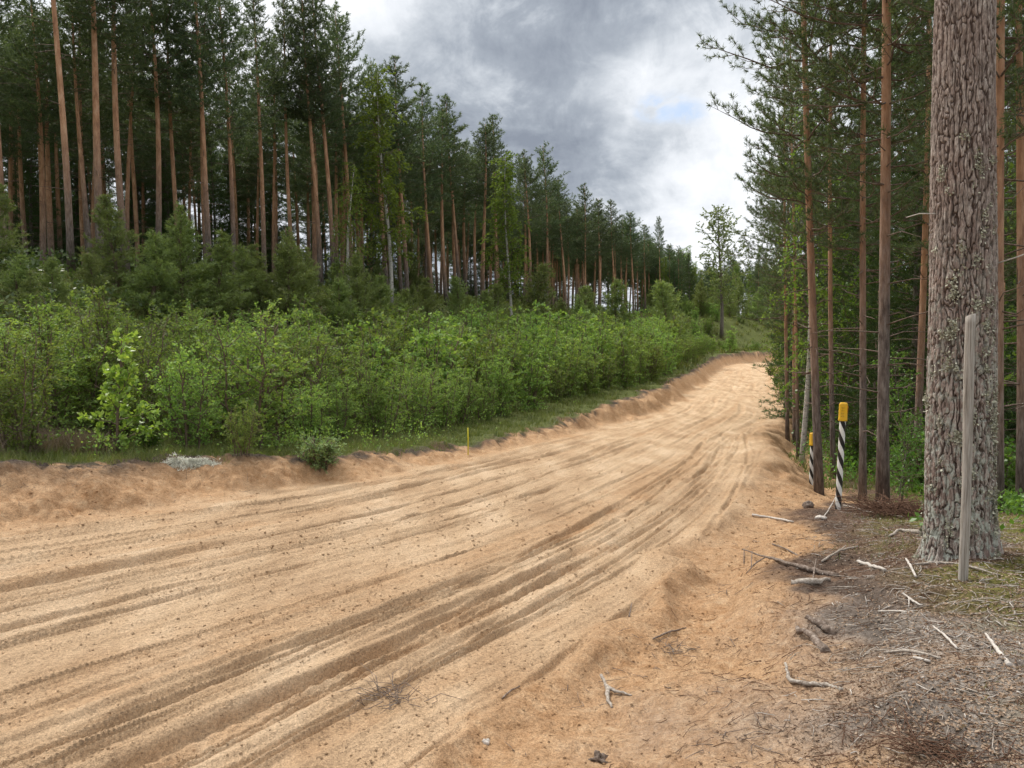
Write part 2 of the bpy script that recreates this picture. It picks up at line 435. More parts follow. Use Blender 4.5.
EARTH = m_earth()
BARK = m_bark_pine()
OLDBARK = m_oldbark()
BIRCHBARK = m_simple('birch_bark', [(.36, (.05, .045, .04)), (.44, (.40, .38, .35)), (.7, (.62, .60, .56))], (9, 9, 26), .7, .004)
GREYBARK = m_simple('grey_bark', [(.3, (.07, .055, .045)), (.5, (.15, .13, .11)), (.7, (.27, .25, .22))], (24, 24, 6))
TWIGBARK = m_simple('twig_bark', [(.3, (.09, .065, .045)), (.7, (.21, .16, .12))], (20, 20, 20))
LIMBBARK = m_simple('limb_bark', [(.3, (.06, .045, .035)), (.5, (.14, .10, .08)), (.7, (.25, .20, .165))], (20, 20, 20))
DEADWOOD = m_simple('weathered_wood', [(.3, (.14, .11, .09)), (.5, (.32, .28, .24)), (.7, (.52, .48, .43))], (60, 60, 60), .85, .004)
PALEWOOD = m_simple('bleached_wood', [(.3, (.30, .27, .24)), (.5, (.50, .46, .42)), (.72, (.68, .64, .59))], (50, 50, 50), .8, .003)
BROWNWOOD = m_simple('barky_wood', [(.3, (.06, .045, .035)), (.5, (.17, .13, .105)), (.7, (.36, .31, .27))], (45, 45, 45), .9, .006)
POSTWOOD = m_simple('post_wood', [(.3, (.13, .11, .09)), (.48, (.33, .30, .265)), (.7, (.50, .47, .43))], (90, 90, 4), .85, .004)
NEEDLE = m_leaf('pine_needle', [(.052, .080, .044), (.098, .142, .076), (.16, .21, .105)], .4, .5, .35)
NEEDLE_FAR = m_leaf('pine_needle_hill', [(.052, .082, .052), (.098, .142, .088), (.16, .21, .125)], .42, .55, .35)
NEEDLE_YOUNG = m_leaf('young_needle', [(.13, .18, .07), (.21, .28, .11), (.30, .38, .15)], .4, .5, .4)
SPRUCE = m_leaf('spruce_needle', [(.03, .058, .022), (.06, .11, .038), (.11, .17, .055)], .3, .5, .4)
LEAF_SHRUB = m_leaf('shrub_leaf', [(.115, .195, .058), (.20, .31, .09), (.35, .46, .145)], .45, .6, .6, .2)
LEAF_LIME = m_leaf('lime_leaf', [(.17, .27, .06), (.28, .40, .09), (.42, .52, .15)], .45, .45, .2, .4)
LEAF_SILVER = m_leaf('willow_leaf', [(.12, .18, .08), (.21, .29, .125), (.33, .41, .20)], .35, .6, .3, .2)
LEAF_BIRCH = m_leaf('birch_leaf', [(.09, .15, .035), (.16, .245, .055), (.25, .34, .085)], .45, .6, .35, .2)
LEAF_DARK = m_leaf('dark_leaf', [(.05, .085, .028), (.085, .135, .045), (.14, .20, .07)], .35, .4, .3, .5)
LEAF_UNDER = m_leaf('understory_leaf', [(.06, .13, .022), (.11, .21, .04), (.18, .31, .07)], .45, .42, .3, .4)
GRASSM = m_leaf('grass_blade', [(.07, .10, .028), (.13, .165, .05), (.26, .25, .12)], .35, .5, 0)
HEATHERM = m_leaf('heather_sprig', [(.10, .10, .05), (.20, .17, .11), (.34, .25, .22)], .2, .7, 0)
LITTERM = m_leaf('dead_leaf', [(.12, .075, .045), (.25, .17, .11), (.45, .36, .27)], .1, .7, 0)

# ------------------------------------------------------------------ ground: one sheet around the viewer's spot, out to the horizon
rings = [0.4, .8, 1.2]
r = 1.5
while r < 13: rings.append(r); r *= 1.0031
while r < 70: rings.append(r); r *= 1.0044
while r < 115: rings.append(r); r *= 1.0065
while r < 700: rings.append(r); r *= 1.02
rings = np.array(rings)
th_f = np.radians(np.arange(-42, 42.001, .11)); th_b = np.radians(np.arange(44, 317, 2.2))
TH = np.concatenate([th_f, th_b]); nT = len(TH); nR = len(rings)
RR, TT = np.meshgrid(rings, TH, indexing='ij')
X = (RR * np.sin(TT)).ravel(); Y = (RR * np.cos(TT)).ravel()
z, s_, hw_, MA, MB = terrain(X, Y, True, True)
V = np.stack([X, Y, z], -1)
i = np.arange(nR - 1)[:, None] * nT; j = np.arange(nT)[None]; j2 = (j + 1) % nT
Q = np.stack([i + j, i + nT + j, i + nT + j2, i + j2], -1).reshape(-1, 4)[:, ::-1]
ce = len(V); V = np.vstack([V, [[0, 0, G(0, 0)]]]); MA = np.vstack([MA, MA[:1]]); MB = np.vstack([MB, MB[:1]])
fan_j = np.arange(0, nT - 1, 2)
fan = np.stack([np.full(len(fan_j), ce), (fan_j + 2) % nT, fan_j + 1, fan_j], -1)
if nT % 2: pass
Q = np.vstack([Q, fan])
fs = np.abs(np.append(s_, 9))[Q].mean(1) < np.append(hw_, 1)[Q].mean(1)
def submesh(name, sel):
    q = Q[sel]; u, inv = np.unique(q, return_inverse=True)
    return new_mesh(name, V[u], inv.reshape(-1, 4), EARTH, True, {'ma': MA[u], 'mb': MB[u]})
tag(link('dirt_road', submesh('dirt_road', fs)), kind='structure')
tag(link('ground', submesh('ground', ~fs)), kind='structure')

# ------------------------------------------------------------------ plants: generators
def tree_path(r, H, n=12, bend=.12):
    zz = np.linspace(0, H, n); x = np.zeros(n); y = np.zeros(n)
    a, b = r.uniform(0, 6, 2)
    x = bend * (np.sin(zz / H * 3.4 + a) - math.sin(a)); y = bend * (np.sin(zz / H * 4.1 + b) - math.sin(b))
    return np.stack([x, y, zz], -1)

def gen_conifer(r, H, z0, Rc, gap, per, el0, el1, twig_gap, tuft_gap, prof, r0, up=.25, sides=8, twigtube=False, dead=0, twl=1.0, bend=.12, one_side=None):
    path = tree_path(r, H, 14, bend)
    tr = Geo(); br = Geo()
    zz = path[:, 2]
    rad = r0 * (1 - zz / H) ** .75 * 1.0 + .012
    rad[0] *= 1.25
    path[0, 2] = -.25
    tr.tube(path, rad, sides)
    P = []; A = []
    def tp(zv): return np.array([np.interp(zv, zz, path[:, 0]), np.interp(zv, zz, path[:, 1]), zv])
    zc = z0; az = r.uniform(0, 6)
    while zc < H - .15:
        u = (zc - z0) / (H - z0)
        for k in range(per if u < .93 else 3):
            az += 2 * PI / per + r.normal() * .35
            L = Rc * prof(u) * r.uniform(.55, 1.15)
            if one_side is not None: L *= 1 + .35 * math.cos(az - one_side)
            if L < .12: L = .12
            el = math.radians(el0 + (el1 - el0) * u + r.normal() * 7)
            hd = np.array([math.cos(az), math.sin(az), 0]); nb = 6
            v = np.linspace(0, 1, nb)
            wig = np.cumsum(r.normal(size=(nb, 3)) * .035 * L, 0); wig[0] = 0
            pts = tp(zc + r.uniform(-.12, .12)) + hd * (v * L * math.cos(el))[:, None] + np.array([0, 0, 1]) * (L * (math.sin(el) * v + up * (v ** 2 - .35 * v)))[:, None] + wig
            br.tube(pts, np.linspace(.006 + .0075 * L, .003, nb), 4 if not twigtube else 5, False)
            d_end = nrm(pts[-1] - pts[-2])
            P.append(pts[-1]); A.append(d_end)
            vt = .22 if L > .8 else .05
            side = 1
            while vt < 1:
                side = -side
                q = np.array([np.interp(vt, v, pts[:, c]) for c in range(3)])
                dd = nrm(np.array([np.interp(min(vt + .1, 1), v, pts[:, c]) for c in range(3)]) - q + 1e-6)
                perp = np.array([-dd[1], dd[0], 0]) * side
                ang = math.radians(r.uniform(30, 65))
                td = nrm(dd * math.cos(ang) + perp * math.sin(ang) + np.array([0, 0, r.uniform(-.1, .5)]))
                tl = twl * (.16 + .42 * (1 - vt)) * min(L, 1.7) * r.uniform(.55, 1.2) + .06
                nt = max(1, int(tl / tuft_gap))
                for w in range(nt + 1):
                    f = .25 + .75 * (w / max(nt, 1))
                    P.append(q + td * tl * f + r.normal(size=3) * .025 + np.array([0, 0, .12 * tl * f * f])); A.append(nrm(td + np.array([0, 0, .35])))
                if twigtube: br.tube([q, q + td * tl * .5, q + td * tl + np.array([0, 0, .1 * tl])], [.006, .005, .003], 4, False)
                vt += twig_gap / L * r.uniform(.7, 1.3)
        zc += gap * r.uniform(.75, 1.25)
    for k in range(dead):
        zd = r.uniform(z0 * .25, z0); a = r.uniform(0, 6.28); L = r.uniform(.25, 1.0)
        q = tp(zd); hd = np.array([math.cos(a), math.sin(a), r.uniform(-.15, .25)])
        br.tube([q, q + hd * L * .5 + r.normal(size=3) * .03, q + hd * L + r.normal(size=3) * .08], [.012, .008, .003], 4, False)
    return tr, br, np.array(P), np.array(A)

pine_prof = lambda u: (min(1, .5 + 2.2 * u)) * (1 - u ** 1.7) ** .75 * (.88 + .12 * math.sin(u * 23))
cone_prof = lambda u: (1 - u) ** .85 * min(1, .75 + 2 * u)
spru_prof = lambda u: (1 - u) ** .8

def wood(nm, tr, br, bark, bark2):
    nt = sum(len(f) for f in tr.F)
    g = Geo(); g.V = tr.V + br.V; g.F = tr.F + [f + tr.n for f in br.F]
    me = g.mesh(nm, bark); me.materials.append(bark2)
    mi = np.zeros(len(me.polygons), np.int32); mi[nt:] = 1; me.polygons.foreach_set('material_index', mi); me.update()
    return me
def conifer_parts(nm, r, nmat, nn, nL, nw, bark, **kw):
    tr, br, P, A = gen_conifer(r, **kw)
    Vn, Fn = needles(P, A, nn, nL, nw, r)
    STAT.append((nm, len(Fn)))
    return [('trunk', wood(nm + '_trunk', tr, br, bark, LIMBBARK)), ('crown', new_mesh(nm + '_crown', Vn, Fn, nmat))]
STAT = []

def R_(k): return np.random.default_rng(1000 + k)

HILLPINE = []
for k in range(8):
    r = R_(k); H = [14.5, 15.5, 14, 16, 13.5, 15, 14.8, 15.8][k]
    HILLPINE.append((H, conifer_parts('hill_pine', r, NEEDLE_FAR, 9, .17, .030, BARK, H=H, z0=H * [.5, .54, .46, .57, .44, .53, .6, .48][k], Rc=[2.3, 2.1, 2.5, 2.2, 2.0, 2.6, 2.0, 2.3][k],
        gap=.42, per=5, el0=2, el1=50, twig_gap=.2, tuft_gap=.15, prof=pine_prof, r0=[.12, .11, .10, .13, .095, .12, .10, .115][k], dead=18, bend=.13)))
NEARPINE = []
for k in range(4):
    r = R_(20 + k); H = [14, 13, 14.5, 12.5][k]
    NEARPINE.append((H, conifer_parts('near_pine', r, NEEDLE, 20, .09, .0095, BARK, H=H, z0=[4.6, 5.5, 5.2, 4.2][k], Rc=[2.4, 2.0, 2.3, 1.9][k],
        gap=.42, per=5, el0=-2, el1=45, twig_gap=.18, tuft_gap=.105, prof=pine_prof, r0=[.074, .05, .07, .054][k], dead=26, sides=12, twigtube=True, bend=.05)))
YOUNG = []
for k in range(4):
    r = R_(40 + k); H = [4.6, 3.8, 5.4, 3.2][k]
    YOUNG.append((H, conifer_parts('young_pine', r, NEEDLE_YOUNG, 10, .15, .022, TWIGBARK, H=H, z0=.15, Rc=[1.5, 1.35, 1.7, 1.25][k],
        gap=.31, per=6, el0=18, el1=58, twig_gap=.16, tuft_gap=.12, prof=cone_prof, r0=.06, up=.2)))
SPR = []
for k in range(3):
    r = R_(60 + k); H = [9, 11, 6][k]
    SPR.append((H, conifer_parts('spruce', r, SPRUCE, 9, .11, .017, GREYBARK, H=H, z0=.5, Rc=[1.9, 2.2, 1.6][k],
        gap=.27, per=6, el0=-12, el1=35, twig_gap=.15, tuft_gap=.11, prof=spru_prof, r0=.11, up=.05)))

def gen_broad(r, H, z0, Rc, r0, gap, per, el0, el1, prof, twig_gap, twl, leaf_gap, droop=0, multi=1, bend=.1, nleaf=1, trunk_sides=8):
    tr = Geo(); br = Geo(); P = []; D = []
    for ms in range(multi):
        if multi == 1:
            path = tree_path(r, H, 12, bend); Hs = H
        else:
            a = r.uniform(0, 6.28); o = r.uniform(0, .22) * Rc; Hs = H * r.uniform(.62, 1.02)
            tilt = r.uniform(.05, .42) * Rc / H * 1.6
            zz = np.linspace(0, Hs, 9)
            path = np.stack([math.cos(a) * (o + tilt * zz - tilt * .22 * zz ** 2 / H) + r.normal(size=9) * .02, math.sin(a) * (o + tilt * zz - tilt * .22 * zz ** 2 / H) + r.normal(size=9) * .02, zz], -1)
        zz = path[:, 2].copy(); path[0, 2] = -.2
        rr0 = r0 if multi == 1 else r0 * r.uniform(.6, 1)
        tr.tube(path, rr0 * (1 - zz / Hs) ** .8 + .005, trunk_sides)
        def tp(zv): return np.array([np.interp(zv, zz, path[:, 0]), np.interp(zv, zz, path[:, 1]), zv])
        zc = z0; az = r.uniform(0, 6)
        while zc < Hs - .05:
            u = (zc - z0) / (Hs - z0)
            for k in range(per):
                az += 2.4 + r.normal() * .4
                L = max(.15, Rc * prof(u) * r.uniform(.5, 1.15) * (1 if multi == 1 else .55))
                el = math.radians(el0 + (el1 - el0) * u + r.normal() * 9)
                hd = np.array([math.cos(az), math.sin(az), 0]); nb = 5; v = np.linspace(0, 1, nb)
                wig = np.cumsum(r.normal(size=(nb, 3)) * .04 * L, 0); wig[0] = 0
                pts = tp(zc) + hd * (v * L * math.cos(el))[:, None] + np.array([0, 0, 1]) * (L * (math.sin(el) * v - droop * .6 * v ** 2))[:, None] + wig
                br.tube(pts, np.linspace(.004 + .012 * L, .003, nb), 4, False)
                vt = .2
                while vt <= 1.01:
                    q = np.array([np.interp(vt, v, pts[:, c]) for c in range(3)])
                    td = nrm(hd * .6 + r.normal(size=3) * .7 + np.array([0, 0, .25 - droop * 1.6]))
                    tl = twl * r.uniform(.5, 1.2)
                    n = max(2, int(tl / leaf_gap))
                    ff = (np.arange(n) + r.uniform(0, 1)) / n
                    for _ in range(nleaf):
                        pp = q + td * (tl * ff)[:, None] + r.normal(size=(n, 3)) * .02 + np.array([0, 0, -droop * .5]) * (tl * ff ** 2)[:, None]
                        P.append(pp); D.append(np.tile(td, (n, 1)))
                    br.tube([q, q + td * tl + np.array([0, 0, -droop * .5 * tl])], [.004, .002], 3, False)
                    vt += twig_gap / L * r.uniform(.7, 1.3)
            zc += gap * r.uniform(.7, 1.3)
    return tr, br, np.vstack(P), np.vstack(D)

def broad_parts(nm, r, lmat, bark, LL, LW, trunkname='trunk', spread=.7, **kw):
    tr, br, P, D = gen_broad(r, **kw)
    Vn, Fn = leaves(P, D, LL, LW, r, spread)
    STAT.append((nm, len(Fn)))
    return [(trunkname, wood(nm + '_' + trunkname, tr, br, bark, TWIGBARK)), ('foliage', new_mesh(nm + '_foliage', Vn, Fn, lmat))]

egg = lambda u: min(1, .5 + 1.6 * u) * (1 - u * .92) ** .6
SHRUB = []
for k in range(6):
    r = R_(80 + k); H = [2.6, 2.9, 2.3, 3.1, 2.7, 2.5][k]
    SHRUB.append((H, broad_parts('shrub', r, LEAF_SHRUB, TWIGBARK, .056, .037, 'stems', H=H, z0=.1, Rc=[1.35, 1.4, 1.3, 1.45, 1.25, 1.4][k], r0=.022, gap=.15, per=1, el0=25, el1=58,
        prof=egg, twig_gap=.15, twl=.32, leaf_gap=.025, nleaf=2, multi=[10, 11, 9, 11, 10, 9][k], trunk_sides=5)))
SHRUBFAR = []
for k in range(3):
    r = R_(90 + k); H = [3.0, 3.4, 2.6][k]
    SHRUBFAR.append((H, broad_parts('shrub_far', r, LEAF_SHRUB, TWIGBARK, .11, .07, 'stems', H=H, z0=.1, Rc=1.5, r0=.022, gap=.2, per=1, el0=25, el1=55,
        prof=egg, twig_gap=.22, twl=.36, leaf_gap=.045, nleaf=2, multi=9, trunk_sides=4)))
r = R_(100)
SAPLING = broad_parts('lime_sapling', r, LEAF_LIME, TWIGBARK, .075, .052, 'stem', H=1.6, z0=.05, Rc=.52, r0=.018, gap=.07, per=1, el0=20, el1=45, prof=lambda u: (1 - u) ** .7 + .12,
    twig_gap=.09, twl=.17, leaf_gap=.024, multi=1, bend=.04, nleaf=3)
LOWBUSH = broad_parts('low_bush', R_(101), LEAF_SILVER, TWIGBARK, .05, .028, 'stems', H=.62, z0=.05, Rc=.6, r0=.008, gap=.06, per=1, el0=25, el1=50, prof=egg, twig_gap=.08, twl=.16, leaf_gap=.018, nleaf=2, multi=13, trunk_sides=4)
SMALLBUSH = broad_parts('small_bush', R_(102), LEAF_UNDER, TWIGBARK, .085, .055, 'stems', H=1.0, z0=.08, Rc=.75, r0=.01, gap=.1, per=1, el0=15, el1=50, prof=egg, twig_gap=.12, twl=.2, leaf_gap=.03, nleaf=2, multi=8, trunk_sides=4)
BIRCH = []
for k in range(3):
    H = [9.5, 12, 8][k]
    BIRCH.append((H, broad_parts('birch', R_(110 + k), LEAF_BIRCH, BIRCHBARK, [.085, .12, .085][k], [.06, .085, .06][k], H=H, z0=[2.0, 2.6, 1.2][k], Rc=[1.9, 2.3, 1.5][k], r0=.085, gap=.22, per=2, el0=35, el1=65,
        prof=egg, twig_gap=.17, twl=.55, leaf_gap=.06, nleaf=2, droop=.55, bend=.2)))
ASPEN = broad_parts('round_tree', R_(120), LEAF_SILVER, GREYBARK, .2, .13, H=14, z0=3.2, Rc=4.3, r0=.2, gap=.32, per=2, el0=30, el1=65, prof=lambda u: min(1, .55 + u * 1.2) * (1 - u ** 2.2 * .8), twig_gap=.32, twl=.9, leaf_gap=.13, nleaf=3, bend=.2)
UNDER = []
for k in range(2):
    H = [4.5, 6][k]
    UNDER.append((H, broad_parts('understory', R_(130 + k), LEAF_UNDER, GREYBARK, .08, .055, H=H, z0=.5, Rc=[1.6, 1.8][k], r0=.035, gap=.15, per=2, el0=15, el1=50, prof=egg, twig_gap=.18, twl=.35, leaf_gap=.05, nleaf=2, bend=.2)))

ORD = ['first', 'second', 'third', 'fourth', 'fifth', 'sixth', 'seventh', 'eighth', 'ninth', 'tenth', 'eleventh', 'twelfth', 'thirteenth', 'fourteenth', 'fifteenth',
       'sixteenth', 'seventeenth', 'eighteenth', 'nineteenth', 'twentieth']
def ordinal(n):
    if n < 20: return ORD[n]
    t = ['twenty', 'thirty', 'forty', 'fifty', 'sixty'][(n + 1) // 10 - 2]; u = (n + 1) % 10
    return (t[:-1] + 'ieth') if u == 0 else t + '-' + ORD[u - 1]

# ------------------------------------------------------------------ the pine forest on the left hill
def edge_x(y): return -14.7 + .40 * (y - 26)
rr = R_(200)
FRONT = [  # picture column of the trunk, distance along the forest edge in metres, height factor
    (8, 27, 1.0), (74, 25.5, 1.05), (104, 27.5, 1.0), (129, 29, 1.05), (160, 32, .95), (182, 34, 1), (213, 33, 1.02), (236, 35, 1.0), (266, 38, .95), (296, 40, 1.0), (322, 40, 1.02), (335, 40.5, 1.06), (352, 43, 1.05),
    (388, 46, .95), (408, 47, 1.02), (433, 50, 1.0), (447, 52, .92), (460, 54, 1.02), (483, 57, .96), (497, 60, 1.03), (530, 68, .98), (547, 72, 1.1), (566, 77, .97), (586, 84, 1.03), (600, 89, .98), (616, 96, 1.02), (633, 106, 1.0), (645, 116, .95)]
FRONT.sort()
placed = []
for n, (px, yy, hf) in enumerate(FRONT):
    x, y, zt = at(px, yy)
    H, parts = HILLPINE[(n * 5 + 1) % 8]
    th = 15.0 * hf / H * (.95 if px > 370 else 1)
    thing('pine_tree', 'tall orange-barked pine at the front edge of the hillside forest, %s trunk from the left' % ordinal(n), 'pine tree',
          parts, (x, y, zt), rr.uniform(0, 6.28), (1.05 if yy < 45 else 1.2,) * 2 + (th,), 'pines along the front edge of the hillside forest', (rr.normal() * .012, -.03 + rr.normal() * .012))
    placed.append((x, y))
cnt = 0; tries = 0
while cnt < 245 and tries < 9000:
    tries += 1
    y = rr.uniform(24, 150) if rr.uniform() < .62 else rr.uniform(19, 55)
    off = rr.uniform(2, 25) if y > 55 else rr.uniform(2, 34); x = edge_x(y) - off * 1.08
    if x / y < -.80: continue
    if min((x - a) ** 2 + (y - b) ** 2 for a, b in placed) < 1.9 ** 2: continue
    placed.append((x, y)); H, parts = HILLPINE[rr.integers(8)]; sz = rr.uniform(.80, .93) * 15 / H
    thing('pine_tree', 'slender pine standing deep in the hillside forest behind its front trunks', 'pine tree', parts, (x, y, G(x, y)), rr.uniform(0, 6.28), (rr.uniform(.9, 1.1) * (1 + .25 * float(sstep(40, 80, y))),) * 2 + (sz,),
          'pines deep in the hillside forest', (rr.normal() * .012, rr.normal() * .015))
    cnt += 1

# lighter trees among the pines
for px, yy, k, s, lb in ((392, 41, 1, 1.02, 'tall pale green birch rising beside the dark pines left of centre'),
                         (512, 54, 1, 1.0, 'broad drooping birch with pale foliage in front of the dark pines near centre'),
                         (352, 38, 2, .85, 'slim light green birch low in front of the double-topped pine')):
    x, y, zt = at(px, yy); H, parts = BIRCH[k]
    thing('birch_tree', lb, 'birch tree', parts, (x, y, zt), px, (s * 1.25, s * 1.25, s), 'birches among the hillside pines')
x, y, zt = at(659, 112)
thing('pine_tree', 'thin sparse-crowned pine standing alone at the right end of the hillside forest', 'pine tree', HILLPINE[6][1], (x, y, zt), 1, (.75, .75, .95), 'pines along the front edge of the hillside forest')

# young conifers along the foot of the forest
yg = [(-5, 22, 0, .8), (120, 25, 0, .95), (150, 24, 1, 1.0), (185, 25, 2, 1.0), (215, 26, 0, 1.0), (238, 28, 1, .95), (262, 29, 0, .9), (285, 29, 2, 1.05), (310, 30, 2, .95), (335, 31, 1, 1.0), (362, 33, 2, 1.0), (385, 34, 0, 1.0), (410, 36, 1, .9),
      (430, 38, 0, .95), (465, 42, 1, 1), (488, 45, 0, .95), (520, 48, 2, .9), (540, 50, 0, 1.0), (560, 52, 2, 1.15), (578, 54, 2, 1.25), (600, 58, 0, 1.1), (618, 62, 2, 1.0), (640, 70, 0, 1.1), (655, 78, 2, 1.0), (672, 85, 0, 1.1), (685, 92, 1, 1.1),
      (60, 21, 1, .5), (20, 20, 3, .5), (96, 23, 3, .6)]
yg.sort()
for n, (px, yy, k, s) in enumerate(yg):
    x, y, zt = at(px, yy); H, parts = YOUNG[k]
    thing('young_pine', 'bushy young conifer in front of the hillside pines, %s from the left' % ordinal(n), 'young conifer', parts, (x, y, zt), rr.uniform(0, 6), (s * .95, s * .95, s * .70),
          'young conifers along the foot of the hillside forest')

nb = 0; tries = 0
while nb < 62 and tries < 6000:
    tries += 1
    y = rr.uniform(17, 110) if nb < 30 else rr.uniform(50, 135); x = edge_x(y) - (rr.uniform(12, 34) if nb < 30 else rr.uniform(5, 24))
    if x / y < -.8 or min((x - a) ** 2 + (y - b) ** 2 for a, b in placed) < 1.2: continue
    placed.append((x, y)); H, parts = (SPR[2], SPR[0], YOUNG[2])[rr.integers(3)]
    thing('spruce_tree', 'low dark conifer in the gloom at the back of the hillside forest', 'spruce tree', parts, (x, y, G(x, y)), rr.uniform(0, 6), rr.uniform(.8, 1.1), 'low conifers at the back of the hillside forest'); nb += 1
nb = 0; tries = 0
while nb < 26 and tries < 4000:
    tries += 1
    y = rr.uniform(27, 62); x = edge_x(y) - rr.uniform(13, 36)
    if x / y < -.78 or min((x - a) ** 2 + (y - b) ** 2 for a, b in placed) < 1.2: continue
    placed.append((x, y)); H, parts = SPR[nb % 2]
    thing('spruce_tree', 'dark spruce closing the gaps between pine trunks at the back of the hillside forest', 'spruce tree', parts, (x, y, G(x, y)), rr.uniform(0, 6), rr.uniform(.85, 1.1), 'spruces at the back of the hillside forest'); nb += 1
n2_ = 0
for px in range(-20, 690, 40):
    yy = 18.5 + max(0, px) / 690 * 42 + rr.uniform(-1, 1); yy = yy if px < 500 else yy + (px - 500) * .13
    x, y, zt = at(px + rr.uniform(-8, 8), yy); H, parts = YOUNG[rr.integers(4)]
    tz = ((344 - rr.uniform(252, 285)) / F * y - zt) / H
    if tz < .25: continue
    thing('young_pine', 'low young conifer between the thicket and the taller conifers, %s from the left' % ordinal(n2_), 'young conifer', parts, (x, y, zt), rr.uniform(0, 6), (tz * 1.15, tz * 1.15, tz), 'low young conifers behind the thicket'); n2_ += 1

# ------------------------------------------------------------------ broadleaf thicket along the left side of the road
spots = []
def road_pt(t, s):
    x = np.interp(t, ARC, CL[:, 0]); y = np.interp(t, ARC, CL[:, 1])
    e = .3; tx = np.interp(t + e, ARC, CL[:, 0]) - x; ty = np.interp(t + e, ARC, CL[:, 1]) - y
    l = math.hypot(tx, ty); return x + ty / l * s, y - tx / l * s
t_cam = float(road_coords([-.3], [8.8])[1][0])
front = []; back = []
# rows: distance left of the road centre, spacing
for row, (s0, stp) in enumerate(((5.2, 1.6), (6.9, 1.6), (8.8, 1.8), (10.9, 2.2), (13.2, 2.8))):
    t = t_cam - 7.5 + row * .5
    while t < t_cam + (86 if row < 3 else 78):
        a = t - t_cam
        s = s0 + rr.uniform(-.3, .3) + (.25 if 3 < a < 12 else 0) + (.5 * max(0, 1 - abs(a - 20) / 10) if row == 0 else 0) - (.25 if a > 30 and row == 0 else 0)
        far = a > 22
        x, y = road_pt(t, -s)
        if 0 < y and -.85 < x / y:
            (front if row == 0 else back).append((x, y, row, a))
        t += stp * (1 + max(0, a - 10) * .018) * rr.uniform(.85, 1.15)
front.sort(key=lambda q: q[0] / q[1])
for n, (x, y, row, a) in enumerate(front):
    h = (1.45 + .3 * math.sin(a * 1.3)) if a < -3 else 1.75 + .3 * math.sin(a * .9) 
    H, parts = (SHRUB[rr.integers(6)] if y < 26 else SHRUBFAR[rr.integers(3)])
    s = float(h / H * rr.uniform(.78, 1.2) * (1 + .35 * sstep(20, 45, y)))
    line = np.interp(512 + F * x / y, [0, 60, 100, 200, 300, 400, 500, 600, 700, 760], [312, 316, 306, 312, 300, 300, 318, 322, 314, 318])
    s = float(min(s, ((344 - line) / F * y - G(x, y)) / H * rr.uniform(.85, 1.05)))
    if 62 < 512 + F * x / y < 172: x, y = x - 1.1, y + 1.2
    thing('shrub', 'leafy green shrub in the front row of the roadside thicket, %s from the left' % ordinal(n), 'shrub', parts, (x, y, G(x, y)), rr.uniform(0, 6), (s * rr.uniform(.98, 1.22),) * 2 + (s,), 'shrubs of the roadside thicket')
for n, (x, y, row, a) in enumerate(back):
    zt0 = G(x, y); line = np.interp(512 + F * x / y, [0, 100, 200, 300, 400, 500, 600, 700, 760], [306, 300, 308, 300, 296, 312, 316, 312, 318])
    room = (344 - line) / F * y - zt0 + .1
    if room < .75: continue
    H, parts = (SHRUB[rr.integers(6)] if y < 20 and row < 3 else SHRUBFAR[rr.integers(3)])
    h = [0, 2.15, 2.2, 2.0, 1.7][row] * rr.uniform(.85, 1.12) * (1 + .55 * sstep(18, 45, y) * (row < 4))
    if y > 74: h *= .6
    h = float(min(h * 1.25, room * rr.uniform(.78, 1.12)))
    s = h / H
    thing('shrub', 'leafy green shrub deep in the roadside thicket behind its front row', 'shrub', parts, (x, y, zt0), rr.uniform(0, 6), (max(s, .75) * 1.1, max(s, .75) * 1.1, s), 'shrubs deep in the roadside thicket')

def put(px, py, name, label, cat, parts, s=1, group=None):
    h = hit(px, py); return thing(name, label, cat, parts, tuple(h), rr.uniform(0, 6), s, group)
put(118, 455, 'sapling', 'bright yellow-green sapling standing out in front of the dark thicket', 'sapling', SAPLING, 1.0)
put(320, 468, 'bush', 'small round pale green bush at the edge of the sandy bank', 'bush', LOWBUSH, (.85, .85, .75))
put(243, 455, 'bush', 'grey-green willow bush at the foot of the thicket, right of the lime sapling', 'bush', SHRUB[2][1], .34)
put(152, 452, 'bush', 'little leafy shoot just right of the lime sapling', 'bush', SMALLBUSH, .42)
put(8, 438, 'young_pine', 'small bright green pine seedling at the left edge of the photo', 'young conifer', YOUNG[3][1], .27)

# ------------------------------------------------------------------ far end: lone round tree and the forest behind the bend
x, y, zt = at(721, 104)
thing('round_tree', 'lone round-crowned tree on the grassy rise beyond the road', 'tree', ASPEN, (x, y, zt), .5, (1.3, 1.3, (((344 - 212) / F * 104 - zt) / 14)))
n = 0; fp = []
tries = 0
far_labels = []
while n < 95 and tries < 2000:
    tries += 1
    y = rr.uniform(122, 172); px = rr.uniform(640, 806)
    x = (px - 512) / F * y
    if any((x - a) ** 2 + (y - b) ** 2 < 6 for a, b in fp): continue
    fp.append((x, y)); k = rr.integers(10); zt = G(x, y)
    top = (344 - rr.uniform(255, 275)) / F * y
    if px < 690: top += 2.5
    if k < 5: H, parts = HILLPINE[rr.integers(8)]; nm, lb, ct = 'pine_tree', 'dark pine in the distant forest beyond the bend of the road', 'pine tree'
    elif k < 8: H, parts = BIRCH[1]; nm, lb, ct = 'birch_tree', 'pale birch in the distant forest beyond the bend of the road', 'birch tree'
    else: H, parts = SPR[1]; nm, lb, ct = 'spruce_tree', 'dark spruce in the distant forest beyond the bend of the road', 'spruce tree'
    sz = (top - zt) / H
    thing(nm, lb, ct, parts, (x, y, zt), rr.uniform(0, 6), (sz * 1.1, sz * 1.1, sz), 'trees beyond the bend of the road'); n += 1

